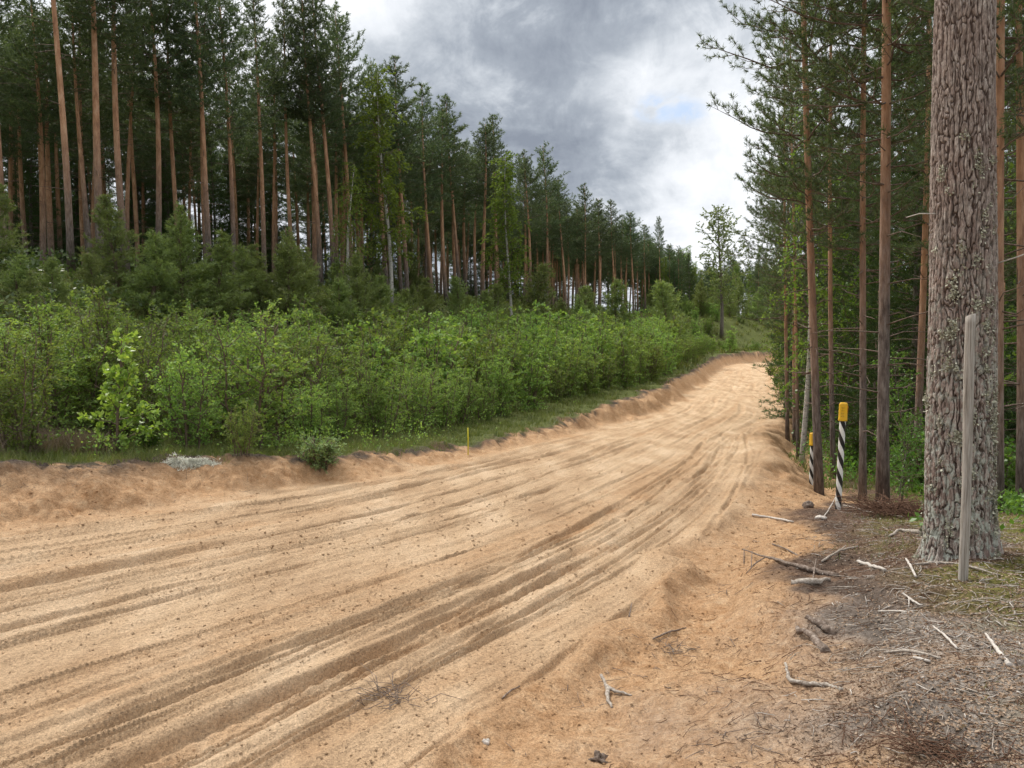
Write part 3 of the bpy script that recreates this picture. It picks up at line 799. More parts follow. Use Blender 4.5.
for k in range(16):
    y = rr.uniform(112, 124); x = (648 + k * 9 - 512) / F * y; H, parts = YOUNG[k % 4]; s_k = rr.uniform(.8, 1.15)
    thing('young_pine', 'low young conifer before the distant forest beyond the bend', 'young conifer', parts, (x, y, G(x, y)), k, (s_k * 1.2, s_k * 1.2, s_k), 'low conifers before the distant forest')
for k in range(20):
    px = 688 + (k % 10) * 7.6 + rr.uniform(-3, 3); y = rr.uniform(92, 112); x = (px - 512) / F * y
    if road_coords([x], [y])[0][0] > -4.4: y += 7; x = (px - 512) / F * y
    if road_coords([x], [y])[0][0] > -4.4: continue
    H, parts = SHRUBFAR[k % 3]; s_k = rr.uniform(.35, .7) * (1.3 if px < 720 else .8)
    thing('shrub', 'low shrub on the grassy rise beyond the road', 'shrub', parts, (x, y, G(x, y)), k, (s_k * 1.2, s_k * 1.2, s_k), 'shrubs on the grassy rise beyond the road')

# ------------------------------------------------------------------ right-hand forest
def rt(px, yy, nm, lb, cat, proto, width=None, H=None, rot=0., lean=(0, -.03), grp='trees of the right-hand forest', r0=None):
    x, y, zt = at(px, yy); h0, parts = proto
    sz = (H / h0) if H else 1
    sx = sz if width is None else width
    return thing(nm, lb, cat, parts, (x, y, zt - .02), rot, (sx, sx, sz), grp, lean)
rt(822, 13.2, 'pine_tree', 'slim pine with bright orange upper trunk hiding the farther striped marker', 'pine tree', NEARPINE[0], .85, 14, 5.3, (0, -.045))
rt(836, 18, 'pine_tree', 'thin orange-trunked pine rising right behind the yellow-capped marker post', 'pine tree', NEARPINE[1], 1.0, 14, 1.0)
rt(866, 12.4, 'pine_tree', 'thin reddish pine leaning slightly right, just left of the thicker grey-brown pine', 'pine tree', NEARPINE[3], .9, 12.5, .3, (0, -.005))
rt(886, 10.8, 'pine_tree', 'straight grey-brown pine with dead branch stubs left of the huge pine', 'pine tree', NEARPINE[2], 1.0, 14, 4.2, (0, -.03))
rt(1003, 9.2, 'pine_tree', 'narrow pine directly behind the right side of the huge trunk', 'pine tree', NEARPINE[3], .9, 13, 2)
rt(1026, 9.8, 'pine_tree', 'reddish pine at the right edge of the photo', 'pine tree', NEARPINE[1], .9, 13, 5)
rt(797, 25, 'pine_tree', 'dark thin trunk nearest the sandy bank on the right of the road', 'pine tree', NEARPINE[0], .95, 11, 0.5)
rt(788, 31, 'pine_tree', 'dark bushy pine overhanging the right side of the road', 'pine tree', NEARPINE[3], 1.25, 11.5, 3)
rt(789, 23.5, 'pine_tree', 'bushy pine on the sandy bank edge whose crown hangs out toward the road', 'pine tree', NEARPINE[3], .9, 12.5, 2)
rt(800, 21.5, 'pine_tree', 'slender dark pine just left of the white leaning birch', 'pine tree', NEARPINE[1], .8, 12, 5.2)
rt(812, 30, 'spruce_tree', 'dark green spruce filling the gap behind the bank-edge pines', 'spruce tree', SPR[1], .95, 10.5, 1)
rt(786, 34, 'birch_tree', 'bushy light birch between the bank-edge pines and the leaning road-edge birch', 'birch tree', BIRCH[2], .95, 8, 3)
rt(803, 19.5, 'birch_tree', 'white-trunked birch leaning right beside the slim orange pine', 'birch tree', BIRCH[0], .8, 9.5, 1, (.0, .02))
rt(790, 38, 'birch_tree', 'light green birch leaning out over the road edge before the bend', 'birch tree', BIRCH[2], 1.1, 8, 2)
rt(786, 48, 'birch_tree', 'small pale birch farther along the right road edge', 'birch tree', BIRCH[2], 1.1, 7.5, 4)
rt(797, 30, 'birch_tree', 'drooping birch sapling behind the dark trunk beside the road', 'birch tree', BIRCH[2], .8, 6, 5)
rt(790, 58, 'birch_tree', 'farthest birch on the right road edge, just before the bend', 'birch tree', BIRCH[0], 1.1, 9, 4)
rp = [at(px, d)[:2] for px, d in ((820, 14), (836, 18), (866, 12.4), (886, 10.8), (1003, 9.2), (1026, 9.8), (797, 25), (803, 19.5))] + [(3.06, 5.2)]
n = 0; tries = 0
while n < 105 and tries < 6000:
    tries += 1
    y = 12 + 60 * rr.uniform() ** 1.3; px = rr.uniform(795, 1060)
    x = (px - 512) / F * y
    sd = road_coords([x], [y])[0][0]
    if sd < 4.3 or any((x - a) ** 2 + (y - b) ** 2 < 3.2 for a, b in rp): continue
    if y < 15 and px < 910: continue
    rp.append((x, y)); k = rr.integers(10); zt = G(x, y)
    if k < 3: H, parts = NEARPINE[rr.integers(4)] if y < 22 else HILLPINE[rr.integers(8)]; nm, ct, lb = 'pine_tree', 'pine tree', 'thin pine trunk in the shade deep inside the right-hand forest'; s = rr.uniform(.8, 1)
    elif k < 6: H, parts = SPR[rr.integers(3)]; nm, ct, lb = 'spruce_tree', 'spruce tree', 'dark spruce in the shade deep inside the right-hand forest'; s = rr.uniform(.85, 1.25)
    elif k < 8: H, parts = BIRCH[rr.integers(3)]; nm, ct, lb = 'birch_tree', 'birch tree', 'birch in the shade deep inside the right-hand forest'; s = rr.uniform(.8, 1.1)
    else: H, parts = UNDER[rr.integers(2)]; nm, ct, lb = 'leafy_tree', 'tree', 'young leafy tree glowing green deep inside the right-hand forest'; s = rr.uniform(.7, 1.25)
    thing(nm, lb, ct, parts, (x, y, zt), rr.uniform(0, 6), s, 'trees deep in the right-hand forest', (0, -.02 + rr.normal() * .015)); n += 1
for n, (px, d, s) in enumerate(((905, 13, .55), (925, 15, .7), (903, 11.5, .3), (858, 20, .5), (880, 22, .6), (1010, 12, .5), (945, 17, .8), (1025, 14, .6), (850, 26, .7), (915, 20, .8), (830, 30, .7), (775, 52, .4), (781, 40, .35), (772, 64, .5))):
    x, y, zt = at(px, d)
    lbs = ['leafy sapling between the grey-brown pine and the huge pine', 'taller leafy bush behind the sapling beside the huge pine', 'knee-high leafy shoot at the foot of the grey-brown pine', 'low bush beyond the reddish leaning pine', 'leafy bush behind the grey-brown pine', 'bush low behind the right side of the huge trunk', 'leafy bush hidden behind the huge trunk', 'green bush at the right photo edge behind the reddish pine', 'bush in the forest right of the yellow-capped marker', 'larger bush in the gap left of the huge trunk', 'bush in the forest behind the orange thin pine', 'weedy bush on the right road edge in mid-distance', 'low weedy bush on the right road edge, nearer than its neighbour', 'farthest weedy bush on the right road edge']
    thing('bush', lbs[n], 'bush', UNDER[0][1] if n % 2 == 0 else SMALLBUSH, (x, y, zt), n * 1.3, s if n % 2 == 0 else s * 2, 'bushes on the right-hand forest floor')

# ------------------------------------------------------------------ the huge old pine
def worley(u, v, per, seed):
    iu = np.floor(u); iv = np.floor(v); f1 = np.full(u.shape, 9.); f2 = np.full(u.shape, 9.)
    cid = np.zeros(u.shape)
    for a in (-1, 0, 1):
        for b in (-1, 0, 1):
            cu = iu + a; cv = iv + b; cw = np.mod(cu, per)
            du = cu + .15 + .7 * hash2(cw, cv, seed) - u; dv = cv + .1 + .8 * hash2(cw, cv, seed + 5) - v
            d = np.sqrt(du * du + dv * dv); m = d < f1
            f2 = np.where(m, f1, np.minimum(f2, d)); cid = np.where(m, hash2(cw, cv, seed + 9), cid); f1 = np.where(m, d, f1)
    return f1, f2, cid
def old_pine():
    x0, y0 = 3.06, 5.2; z0 = G(x0, y0) - .12
    nA = 440; zz = np.concatenate([np.arange(0, 4.3, .0055)])
    A, Z = np.meshgrid(np.arange(nA) * 2 * PI / nA, zz)
    base = np.interp(zz, [0, .15, .4, .9, 1.8, 4.3], [.285, .235, .213, .204, .192, .174])[:, None]
    flare = (.035 * np.cos(3 * A + 1) + .025 * np.cos(5 * A + 2)) * np.exp(-Z / .25)
    wob = .006 * np.sin(2 * A + Z * 1.1) + .005 * np.sin(3 * A - Z * 2)
    ca = A / (2 * PI)
    def pnoise(nu, sv, seed):   # noise that closes round the trunk
        w = np.clip((ca - .9) / .1, 0, 1)
        return fbm(ca * nu, Z * sv, 3, seed) * (1 - w) + fbm((ca - 1) * nu, Z * sv, 3, seed) * w
    warp = pnoise(22, 7, 4) * .8
    u = ca * 34 + warp * .9; v = Z * 4.0 + pnoise(30, 7, 6) * 1.8
    f1, f2, cid = worley(u, v, 34, 3)
    e = sstep(.0, .26, f2 - f1)
    f1b, f2b, cidb = worley(ca * 92 + warp * 2.4, Z * 17 + warp * 1.5, 92, 13)
    e2 = sstep(.02, .3, f2b - f1b); fl_ = pnoise(160, 26, 9)
    hi = np.interp(zz, [0, 1.6, 3.2, 4.3], [1, 1, .6, .45])[:, None]
    disp = hi * .95 * (.013 * e + .004 * e * cid + .0016 * e2 * e + .0036 * cidb * e) + .003 * pnoise(110, 14, 8) + .0035 * fl_
    Rr = base + flare + wob + disp - .012
    leanx = .012 * np.sin(Z * .5)
    V = np.stack([np.cos(A) * Rr + leanx, np.sin(A) * Rr, Z], -1).reshape(-1, 3)
    n = len(zz); i = np.arange(n - 1)[:, None] * nA; j = np.arange(nA)[None]; j2 = (j + 1) % nA
    Q = np.stack([i + j, i + j2, i + nA + j2, i + nA + j], -1).reshape(-1, 4)
    lich = np.clip(1.1 - (Z - .2) / 2.2, 0.0, 1)
    att = np.stack([(e * (.55 + .45 * e2)), lich, e * 0, e * 0 + 1], -1).reshape(-1, 4)
    # plain upper trunk
    up = Geo(); zz2 = np.linspace(4.3, 17, 30)
    up.tube(np.stack([.012 * np.sin(zz2 * .5), zz2 * 0, zz2], -1), np.interp(zz2, [4.3, 17], [.174, .03]), 40, False)
    Vu = np.vstack(up.V); Qu = np.vstack(up.F) + len(V)
    V = np.vstack([V, Vu]); Q = np.vstack([Q, Qu]); att = np.vstack([att, np.tile([.7, .05, 0, 1], (len(Vu), 1))])
    tm = new_mesh('old_pine_trunk', V, Q, OLDBARK, True, {'plate': att})
    # leafy grey-green lichen: curled flakes in clusters, thickest low on the right side
    r = R_(300); P = []; Nn = []
    for c in range(150):
        zc = 2.9 * r.uniform() ** 1.5
        a = -PI / 2 + r.normal() * .95
        if r.uniform() < .45 and zc < 1.75: a = r.uniform(-.9, .35)
        m = r.integers(20, 75) if zc < 1.9 else r.integers(8, 40)
        aa = a + r.normal(size=m) * .085; zz_ = zc + r.normal(size=m) * .024
        P += list(zip(aa, zz_))
    P = np.array(P)
    # bushy mat at knee to hip height on the right flank
    mat_ = np.stack([-.78 + r.normal(size=900) * .17, 1.12 + r.normal(size=900) * .17], -1)
    P = np.vstack([P, mat_]); P = P[P[:, 1] > .05]
    rb = np.interp(P[:, 1], [0, .15, .4, .9, 1.8, 4.3], [.285, .235, .213, .204, .192, .174]) + .004
    nrmv = np.stack([np.cos(P[:, 0]), np.sin(P[:, 0]), 0 * rb], -1)
    pos = nrmv * rb[:, None]; pos[:, 2] = P[:, 1]
    N = len(pos); tang = nrm(r.normal(size=(N, 3)) + nrmv * .3 + np.array([0, 0, -.2])); tang = nrm(tang - nrmv * (tang * nrmv).sum(1)[:, None] * .35)
    sd = nrm(np.cross(nrmv, tang)); L = r.uniform(.007, .018, (N, 1))
    out = nrmv * L * .6
    k0 = pos; k1 = pos + tang * L * .5 + sd * L * .5 + out * .35; k2 = pos + tang * L + out * .75; k3 = pos + tang * L * .5 - sd * L * .5 + out * .3
    Vl = np.stack([k0, k1, k2, k3], 1).reshape(-1, 3)
    lm, Nn_, p, o_ = mat('lichen'); cc = Nn_.n('ShaderNodeNewGeometry')
    Nn_.l(Nn_.ramp(cc.outputs['Random Per Island'], [(0, (.16, .155, .11)), (.5, (.34, .34, .255)), (1, (.55, .55, .44))]), p.inputs['Base Color'])
    lme = new_mesh('lichen', Vl, np.arange(N * 4).reshape(-1, 4), lm)
    h0, cp = 14, None
    _t, br, Pn, An = gen_conifer(R_(301), 17, 7.5, 3.2, .5, 5, 0, 45, .22, .13, pine_prof, .2, twigtube=False)
    Vn, Fn = needles(Pn, An, 14, .1, .011, R_(302))
    cr = new_mesh('old_pine_crown', Vn, Fn, NEEDLE); brm = br.mesh('old_pine_branches', LIMBBARK)
    e = thing('old_pine', 'huge old pine with furrowed grey-brown bark and shaggy lichen behind the wooden stake', 'pine tree',
              [('trunk', tm), ('branches', brm), ('crown', cr)], (x0, y0, z0), lean=(0, -.022))
    lo = link('lichen', lme, e); lo['kind'] = 'stuff'
    # bare twig sticking out to the right at head height
    g = Geo(); g.tube([(.2, -.05, 2.13 - .05), (.32, -.1, 2.12), (.45, -.12, 2.17), (.75, -.1, 2.3)], [.006, .005, .004, .003], 6)
    link('dead_twig', g.mesh('dead_twig', PALEWOOD), e)
    g = Geo(); g.tube([(-.2, -.05, 2.42), (-.28, .0, 2.43), (-.36, .02, 2.41)], [.005, .004, .003], 6)
    link('dead_twig', g.mesh('dead_twig', PALEWOOD), e)
    return e
old_pine()

# ------------------------------------------------------------------ striped marker posts, wooden stake, yellow stick
def m_plain(name, c, rough=.5, dirt=.25):
    m, N, p, out = mat(name); n = N.noise(obj_co(N), 9, 6, .7)
    N.l(N.mix(N.math('MULTIPLY', N.ramp(n, [(.42, 0.), (.75, 1.)]), dirt), c, (.16, .13, .1)), p.inputs['Base Color']); p.inputs['Roughness'].default_value = rough
    return m
YEL = m_plain('yellow_plastic', (.70, .40, .015), .5, .4)
WHT = m_plain('white_plastic', (.78, .78, .75), .5, .25)
BLK = m_plain('black_band', (.014, .014, .015), .45, .3)
RED = m_plain('red_notice', (.34, .06, .015), .5)
def marker(loc, label, lean, rotz, Htot, rad=.036):
    e = bpy.data.objects.new('marker_post', None); COL.objects.link(e); e.location = loc; e.rotation_euler = (lean[0], lean[1], rotz)
    tag(e, label, 'marker post', 'striped marker posts at the forest edge')
    # round pole whose black and white bands wind round it
    nA = 48; capH = .225; nZ = 160
    zz = np.linspace(-.1, Htot - capH + .03, nZ); A, Z = np.meshgrid(np.arange(nA) * 2 * PI / nA, zz)
    tw = -Z / .23 * 2 * PI                        # helix
    V = np.stack([rad * np.cos(A + tw * .5), rad * np.sin(A + tw * .5), Z], -1).reshape(-1, 3)
    i = np.arange(nZ - 1)[:, None] * nA; j = np.arange(nA)[None]; j2 = (j + 1) % nA
    Q = np.stack([i + j, i + j2, i + nA + j2, i + nA + j], -1)
    jj = np.broadcast_to(j, Q.shape[:2]).ravel(); Q = Q.reshape(-1, 4)
    black = (2 * jj % nA) < nA // 2
    me = new_mesh('pole', V, Q, WHT, True); me.materials.append(BLK)
    me.polygons.foreach_set('material_index', black.astype(np.int32)); me.update()
    link('pole', me, e)
    # yellow cap: rounded box with a lip
    g = Geo(); w = rad * 1.42
    prof = [(Htot - capH, w * .96), (Htot - capH + .006, w * 1.04), (Htot - capH + .02, w * 1.04), (Htot - capH + .024, w), (Htot - .03, w * .97), (Htot - .012, w * .9), (Htot, w * .66)]
    ns = 32; ang = np.arange(ns) * 2 * PI / ns
    sq = np.stack([np.sign(np.cos(ang)) * np.abs(np.cos(ang)) ** .5, np.sign(np.sin(ang)) * np.abs(np.sin(ang)) ** .5 * .8], -1)
    V = np.vstack([np.column_stack([sq * rr_, np.full(ns, z_)]) for z_, rr_ in prof] + [[[0, 0, Htot + .003]]])
    Fq = []
    for a in range(len(prof) - 1):
        for b in range(ns): Fq.append((a * ns + b, a * ns + (b + 1) % ns, (a + 1) * ns + (b + 1) % ns, (a + 1) * ns + b))
    top = (len(prof) - 1) * ns; c = len(V) - 1
    for b in range(0, ns, 2): Fq.append((c, top + b, top + b + 1, top + (b + 2) % ns))
    for b in range(0, ns // 2 - 1): Fq.append((b, ns - 1 - b, ns - 2 - b, b + 1)[::-1])
    cap = link('cap', new_mesh('cap', V, np.array(Fq), YEL, True), e)
    # small reddish notice plate on the side of the cap and a black printed line of marks on the front
    bx = Geo(); hx, hy, hz = .003, w * .42, .045
    bv = np.array([(sx * hx, sy * hy, sz * hz) for sx in (-1, 1) for sy in (-1, 1) for sz in (-1, 1)]) + np.array([w * .985 + .002, 0, Htot - .085])
    bf = [(0, 1, 3, 2), (4, 6, 7, 5), (0, 4, 5, 1), (2, 3, 7, 6), (0, 2, 6, 4), (1, 5, 7, 3)]
    link('notice_plate', new_mesh('notice_plate', bv, np.array(bf), RED), cap)
    mv = Geo()
    for k in range(4):
        zc = Htot - .06 - k * .035
        for xx, ww in ((-.012, .009), (.008, .006)):
            b = np.array([(sx * ww * .5, sy * .0015, sz * .008) for sx in (-1, 1) for sy in (-1, 1) for sz in (-1, 1)]) + np.array([xx, -w * .8 - .001, zc])
            mv.add(b, bf)
    link('printed_mark', mv.mesh('printed_mark', m_plain('faint_print', (.42, .26, .02)), False), cap)
    return e
h = hit(838, 509)
Hm = ((344 - 402) / F * h[1] - h[2]) 
marker((h[0], h[1], h[2] - .01), 'yellow-capped black and white striped marker post at the edge of the litter bank', (0, math.radians(1.6)), math.radians(-25), Hm)
x, y, zt = at(813.5, 13.6)
marker((x, y, zt - .04), 'smaller-looking striped marker post half hidden behind the slim orange pine', (0, math.radians(1.0)), .5, .96)

h = hit(963, 581)
g = Geo(); Hs = (344 - 316) / F * h[1] - h[2] + .0
ns = 10; lv = np.linspace(-.15, Hs, 40); pr = R_(310)
irr = np.array([1, .95, 1.05, .92, 1.03, 1, .96, 1.06, .94, 1.0])
Vp = []
for q in lv:
    w = np.interp(q, [-.15, .15, Hs], [.029, .027, .029]) * (1 + .03 * math.sin(q * 7))
    Vp.append(np.stack([np.cos(np.arange(ns) * 2 * PI / ns) * w * irr + .004 * math.sin(q * 3.1), np.sin(np.arange(ns) * 2 * PI / ns) * w * .85 * irr, np.full(ns, q) + (0.012 * np.cos(np.arange(ns) * 2 * PI / ns + 1) if q == lv[-1] else 0)], -1))
Vp = np.vstack(Vp); i = np.arange(len(lv) - 1)[:, None] * ns; j = np.arange(ns)[None]; j2 = (j + 1) % ns
Qp = np.stack([i + j, i + j2, i + ns + j2, i + ns + j], -1).reshape(-1, 4)
b = (len(lv) - 1) * ns; Qp = np.vstack([Qp, [(b, b + 1, b + 8, b + 9), (b + 1, b + 2, b + 7, b + 8), (b + 2, b + 3, b + 6, b + 7), (b + 3, b + 4, b + 5, b + 6)]])
o = link('wooden_stake', new_mesh('wooden_stake', Vp, Qp, POSTWOOD, False)); o.location = tuple(h)
tag(o, 'weathered grey wooden stake standing in front of the huge pine', 'stake')

h = hit(468, 455)
g = Geo(); g.tube([(0, 0, -.1), (.004, 0, .25), (0, 0, .52)], [.011, .011, .010], 8)
o = link('marker_stick', g.mesh('marker_stick', m_plain('yellow_stick', (.62, .55, .03)))); o.location = tuple(h)
tag(o, 'thin yellow stick standing in the grass at the thicket foot', 'stick')

# ------------------------------------------------------------------ fallen branches, one by one
def lying(name, label, cat, polys, mt, lift=.4, sides=7, group='fallen branches on the right bank', seed=0):
    """polys: list of (picture points, radii, heights over the ground) -> first is the stem, the rest its side twigs, one mesh each"""
    r = R_(400 + seed)
    pts0 = [hit(*p) for p in polys[0][0]]; org = pts0[0]
    e = None
    for q, (pp, rads, hs) in enumerate(polys):
        P = np.array([hit(*p) for p in pp]); P[:, 2] += np.array(hs) + np.mean(rads) * lift
        n = len(P); k = np.linspace(0, n - 1, (n - 1) * 5 + 1)
        Pi = np.stack([np.interp(k, range(n), P[:, c]) for c in range(3)], -1)
        Pi[1:-1] = (Pi[:-2] + 2 * Pi[1:-1] + Pi[2:]) / 4 + r.normal(size=(len(Pi) - 2, 3)) * np.mean(rads) * .22
        ri = np.interp(k, range(n), rads) * (1 + r.normal(size=len(k)) * .09)
        g = Geo(); g.tube(Pi - org, ri, sides + sides % 2)
        me = g.mesh(name, mt)
        if e is None:
            e = link(name, me); e.location = tuple(org); tag(e, label, cat, group)
        else: link('side_twig', me, e)
    return e
Z = 0
lying('fallen_branch', 'long dead branch with dangling side twigs jutting over the sand', 'branch',
      [([(838, 577), (810, 573), (785, 567), (765, 562), (742, 553)], [.022, .02, .014, .009, .005], [0, .02, .03, .04, .03]),
       ([(765, 562), (755, 566), (746, 574)], [.006, .005, .003], [.04, .02, 0]), ([(752, 556), (751, 568)], [.004, .004], [.04, 0]), ([(744, 554), (744, 564)], [.004, .004], [.03, 0]),
       ([(812, 586), (816, 566)], [.007, .005], [0, .05])], BROWNWOOD, seed=1)
lying('fallen_branch', 'thin dark curved branch just above the long branch on the sand', 'branch', [([(805, 561), (790, 552), (774, 546), (753, 542)], [.008, .008, .006, .003], [0, .01, .015, .01])], BROWNWOOD, seed=2)
lying('log_piece', 'short barkless log piece below the long dead branch', 'log', [([(791, 584), (810, 583), (830, 581)], [.022, .026, .014], [0, 0, 0])], DEADWOOD, seed=3)
lying('log_piece', 'stubby dark root piece poking from the sand, upper of two', 'log', [([(806, 621), (822, 628), (836, 632)], [.015, .022, .024], [.02, .01, -.02])], BROWNWOOD, seed=4)
lying('log_piece', 'thicker grey broken root poking from the sand, lower of two', 'log', [([(797, 634), (812, 641), (826, 652)], [.013, .02, .026], [.03, .02, -.01])], BROWNWOOD, seed=5)
lying('fallen_branch', 'hooked grey twig lying where sand meets grey soil', 'branch', [([(785, 674), (789, 684), (805, 686), (826, 687), (842, 691)], [.006, .009, .010, .010, .009], [.05, .015, .01, .01, 0])], DEADWOOD, seed=6)
lying('fallen_branch', 'forked dead wood lying alone on the open sand', 'branch', [([(601, 683), (607, 692), (617, 694), (632, 696)], [.008, .010, .008, .004], [.04, .02, .01, 0]), ([(607, 692), (608, 702), (612, 708)], [.012, .010, .006], [.02, .01, 0])], DEADWOOD, seed=7)
lying('fallen_branch', 'pale straight stick on the sand near the striped marker', 'branch', [([(752, 516), (772, 519), (793, 523)], [.012, .013, .010], [.01, .01, .01])], PALEWOOD, seed=8)
lying('fallen_branch', 'white forked stick standing out just left of the wooden stake', 'branch', [([(906, 562), (911, 570), (916, 579)], [.007, .008, .007], [.02, .02, .01])], PALEWOOD, seed=9)
lying('fallen_branch', 'long thin grey branch passing behind the wooden stake foot', 'branch', [([(915, 566), (940, 564), (965, 567), (1000, 577)], [.007, .008, .007, .004], [.01, .01, .01, .01])], DEADWOOD, seed=10)
lying('fallen_branch', 'bleached split stick at far right with one thick end', 'branch', [([(985, 640), (996, 653), (1009, 668)], [.004, .009, .010], [.03, .02, .01])], PALEWOOD, seed=11)
lying('fallen_branch', 'slim pale stick in the litter midway to the right edge', 'branch', [([(933, 630), (945, 640), (957, 651)], [.004, .006, .005], [.02, .02, .01])], PALEWOOD, seed=12)
lying('fallen_branch', 'white twig fork in the litter above the slim pale stick', 'branch', [([(903, 597), (912, 604), (921, 609)], [.005, .006, .005], [.02, .02, .02]), ([(909, 601), (909, 608)], [.004, .003], [.02, .0])], PALEWOOD, seed=13)
lying('fallen_branch', 'pale branch lying flat across the mossy litter', 'branch', [([(884, 655), (905, 654), (925, 656), (940, 661)], [.006, .008, .007, .005], [.01, .015, .01, .01])], DEADWOOD, seed=14)
lying('fallen_branch', 'bleached short stick just below the flat pale branch', 'branch', [([(913, 660), (930, 664)], [.007, .006], [.01, .01])], PALEWOOD, seed=15)
lying('fallen_branch', 'thin tan twig lying level in the litter left of the mossy patch', 'branch', [([(878, 613), (900, 613), (925, 617)], [.004, .005, .003], [.01, .01, .01])], PALEWOOD, seed=16)
lying('fallen_branch', 'pale root end reaching left from the foot of the huge pine', 'branch', [([(889, 538), (900, 533), (926, 536)], [.010, .014, .02], [.01, .02, .02])], DEADWOOD, seed=17)
lying('fallen_branch', 'grey branch lying on the bank right of the striped marker', 'branch', [([(843, 507), (870, 514), (902, 519)], [.009, .012, .008], [.02, .02, .02])], DEADWOOD, seed=18)
lying('fallen_branch', 'thin leaning twig propped at the foot of the striped marker', 'branch', [([(822, 519), (829, 512), (836, 504)], [.006, .006, .004], [0, .03, .1])], PALEWOOD, seed=19)
lying('fallen_branch', 'grey twig bundle end among brown litter left of the huge pine', 'branch', [([(822, 563), (840, 553), (858, 549)], [.008, .009, .006], [.01, .02, .02]), ([(836, 556), (846, 549)], [.005, .003], [.02, .03])], DEADWOOD, seed=20)
lying('fallen_branch', 'small dark twig lying on sand in the middle of the shoulder', 'branch', [([(653, 641), (668, 634), (686, 628)], [.005, .006, .003], [.01, .01, .0])], BROWNWOOD, seed=21)
lying('fallen_branch', 'tiny dark twig upright on the sand below the windrow', 'branch', [([(629, 617), (632, 606)], [.005, .003], [.0, .02])], BROWNWOOD, seed=22)
lying('fallen_branch', 'thin rusty twig on the sand at lower centre', 'branch', [([(502, 699), (510, 693), (520, 688)], [.004, .004, .003], [.0, .01, .01])], BROWNWOOD, seed=23)
lying('fallen_branch', 'broken grey log lying in the litter beside the grey branch near the marker', 'log', [([(858, 563), (875, 569), (885, 572)], [.012, .013, .010], [.01, .01, .01])], PALEWOOD, seed=24)

# lumps: root clump by the marker, pale stone, brown brush pile
def lump(px, py, sx, sy, sz, name, label, cat, mt, seed, rough=.25):
    h = hit(px, py); r = R_(500 + seed)
    nu, nv = 22, 12; U, Vv = np.meshgrid(np.arange(nu) * 2 * PI / nu, np.linspace(-PI / 2, PI / 2, nv))
    n = fbm(np.cos(U) * 1.6 + 9 * seed, np.sin(U) * 1.6 + Vv * 1.3, 3, seed)
    rad = 1 + rough * 2 * n
    P = np.stack([np.cos(U) * np.cos(Vv) * sx * rad, np.sin(U) * np.cos(Vv) * sy * rad, np.sin(Vv) * sz * rad], -1).reshape(-1, 3)
    i = np.arange(nv - 1)[:, None] * nu; j = np.arange(nu)[None]; j2 = (j + 1) % nu
    Q = np.stack([i + j, i + j2, i + nu + j2, i + nu + j], -1).reshape(-1, 4)
    o = link(name, new_mesh(name, P, Q, mt, True)); o.location = (h[0], h[1], h[2] + sz * .4); tag(o, label, cat)
    return o
lump(809, 508, .06, .05, .055, 'root_clump', 'dark brown root clump left of the striped marker foot', 'root', BROWNWOOD, 1, .5)
lump(821, 519, .06, .05, .028, 'stone', 'pale flat stone lying left of the striped marker foot', 'stone', PALEWOOD, 2, .25)
lump(486, 743, .018, .015, .012, 'stone', 'small pale stone on the sand at lower centre', 'stone', PALEWOOD, 3, .25)
lump(600, 762, .03, .03, .022, 'clod', 'dark rooty clod at the bottom edge of the photo', 'clod', BROWNWOOD, 4, .6)

def tangle(px, py, R0, Hh, n, mt, name, label, seed, rad=.0035):
    h = hit(px, py); r = R_(520 + seed); g = Geo()
    for k in range(n):
        a = r.uniform(0, 6.28); p = np.array([r.normal() * R0 * .35, r.normal() * R0 * .35, r.uniform(0, .3) * Hh]); d = np.array([math.cos(a), math.sin(a), r.uniform(-.1, .5)])
        L = R0 * r.uniform(.4, 1.1); q = p + d * L * .5 + r.normal(size=3) * .02; e = p + d * L + r.normal(size=3) * .03
        q[2] = np.clip(q[2], .0, Hh); e[2] = np.clip(e[2], 0, Hh)
        g.tube([p, q, e], [rad, rad * .8, rad * .5], 4, False)
    o = link(name, g.mesh(name, mt)); o.location = tuple(h); tag(o, label, 'brushwood')
tangle(392, 700, .2, .09, 46, BROWNWOOD, 'brushwood', 'dry tangle of fine dark twigs on the rutted sand', 1, .0022)
RUST = m_simple('rusty_needle', [(.3, (.055, .03, .02)), (.6, (.15, .08, .05)), (.8, (.25, .165, .115))], (40, 40, 40))
tangle(897, 515, .42, .16, 500, RUST, 'brushwood', 'rust-brown pile of dead conifer twigs left of the huge pine', 2, .004)
tangle(935, 752, .22, .05, 70, RUST, 'brushwood', 'brown mat of fine roots in the lower right corner', 3, .002)
tangle(668, 650, .14, .04, 26, BROWNWOOD, 'brushwood', 'small dark twig tangle on the open sandy shoulder', 4, .002)

# ------------------------------------------------------------------ ground cover nobody could count
def scatter(n, fx, ymax=70):
    """random ground points in front, denser near; fx(x, y, s, er, dl) -> keep probability"""
    r = R_(600 + n)
    y = 1.8 * (ymax / 1.8) ** r.uniform(size=n * 6); px = r.uniform(-40, 1064, n * 6); x = (px - 512) / F * y
    s, t, cy = road_coords(x, y); hw = tab(cy, HW); er = s - hw; dl = -s - hw
    k = r.uniform(size=len(x)) < fx(x, y, s, er, dl, cy)
    x = x[k][:n]; y = y[k][:n]; return x, y, terrain(x, y), r

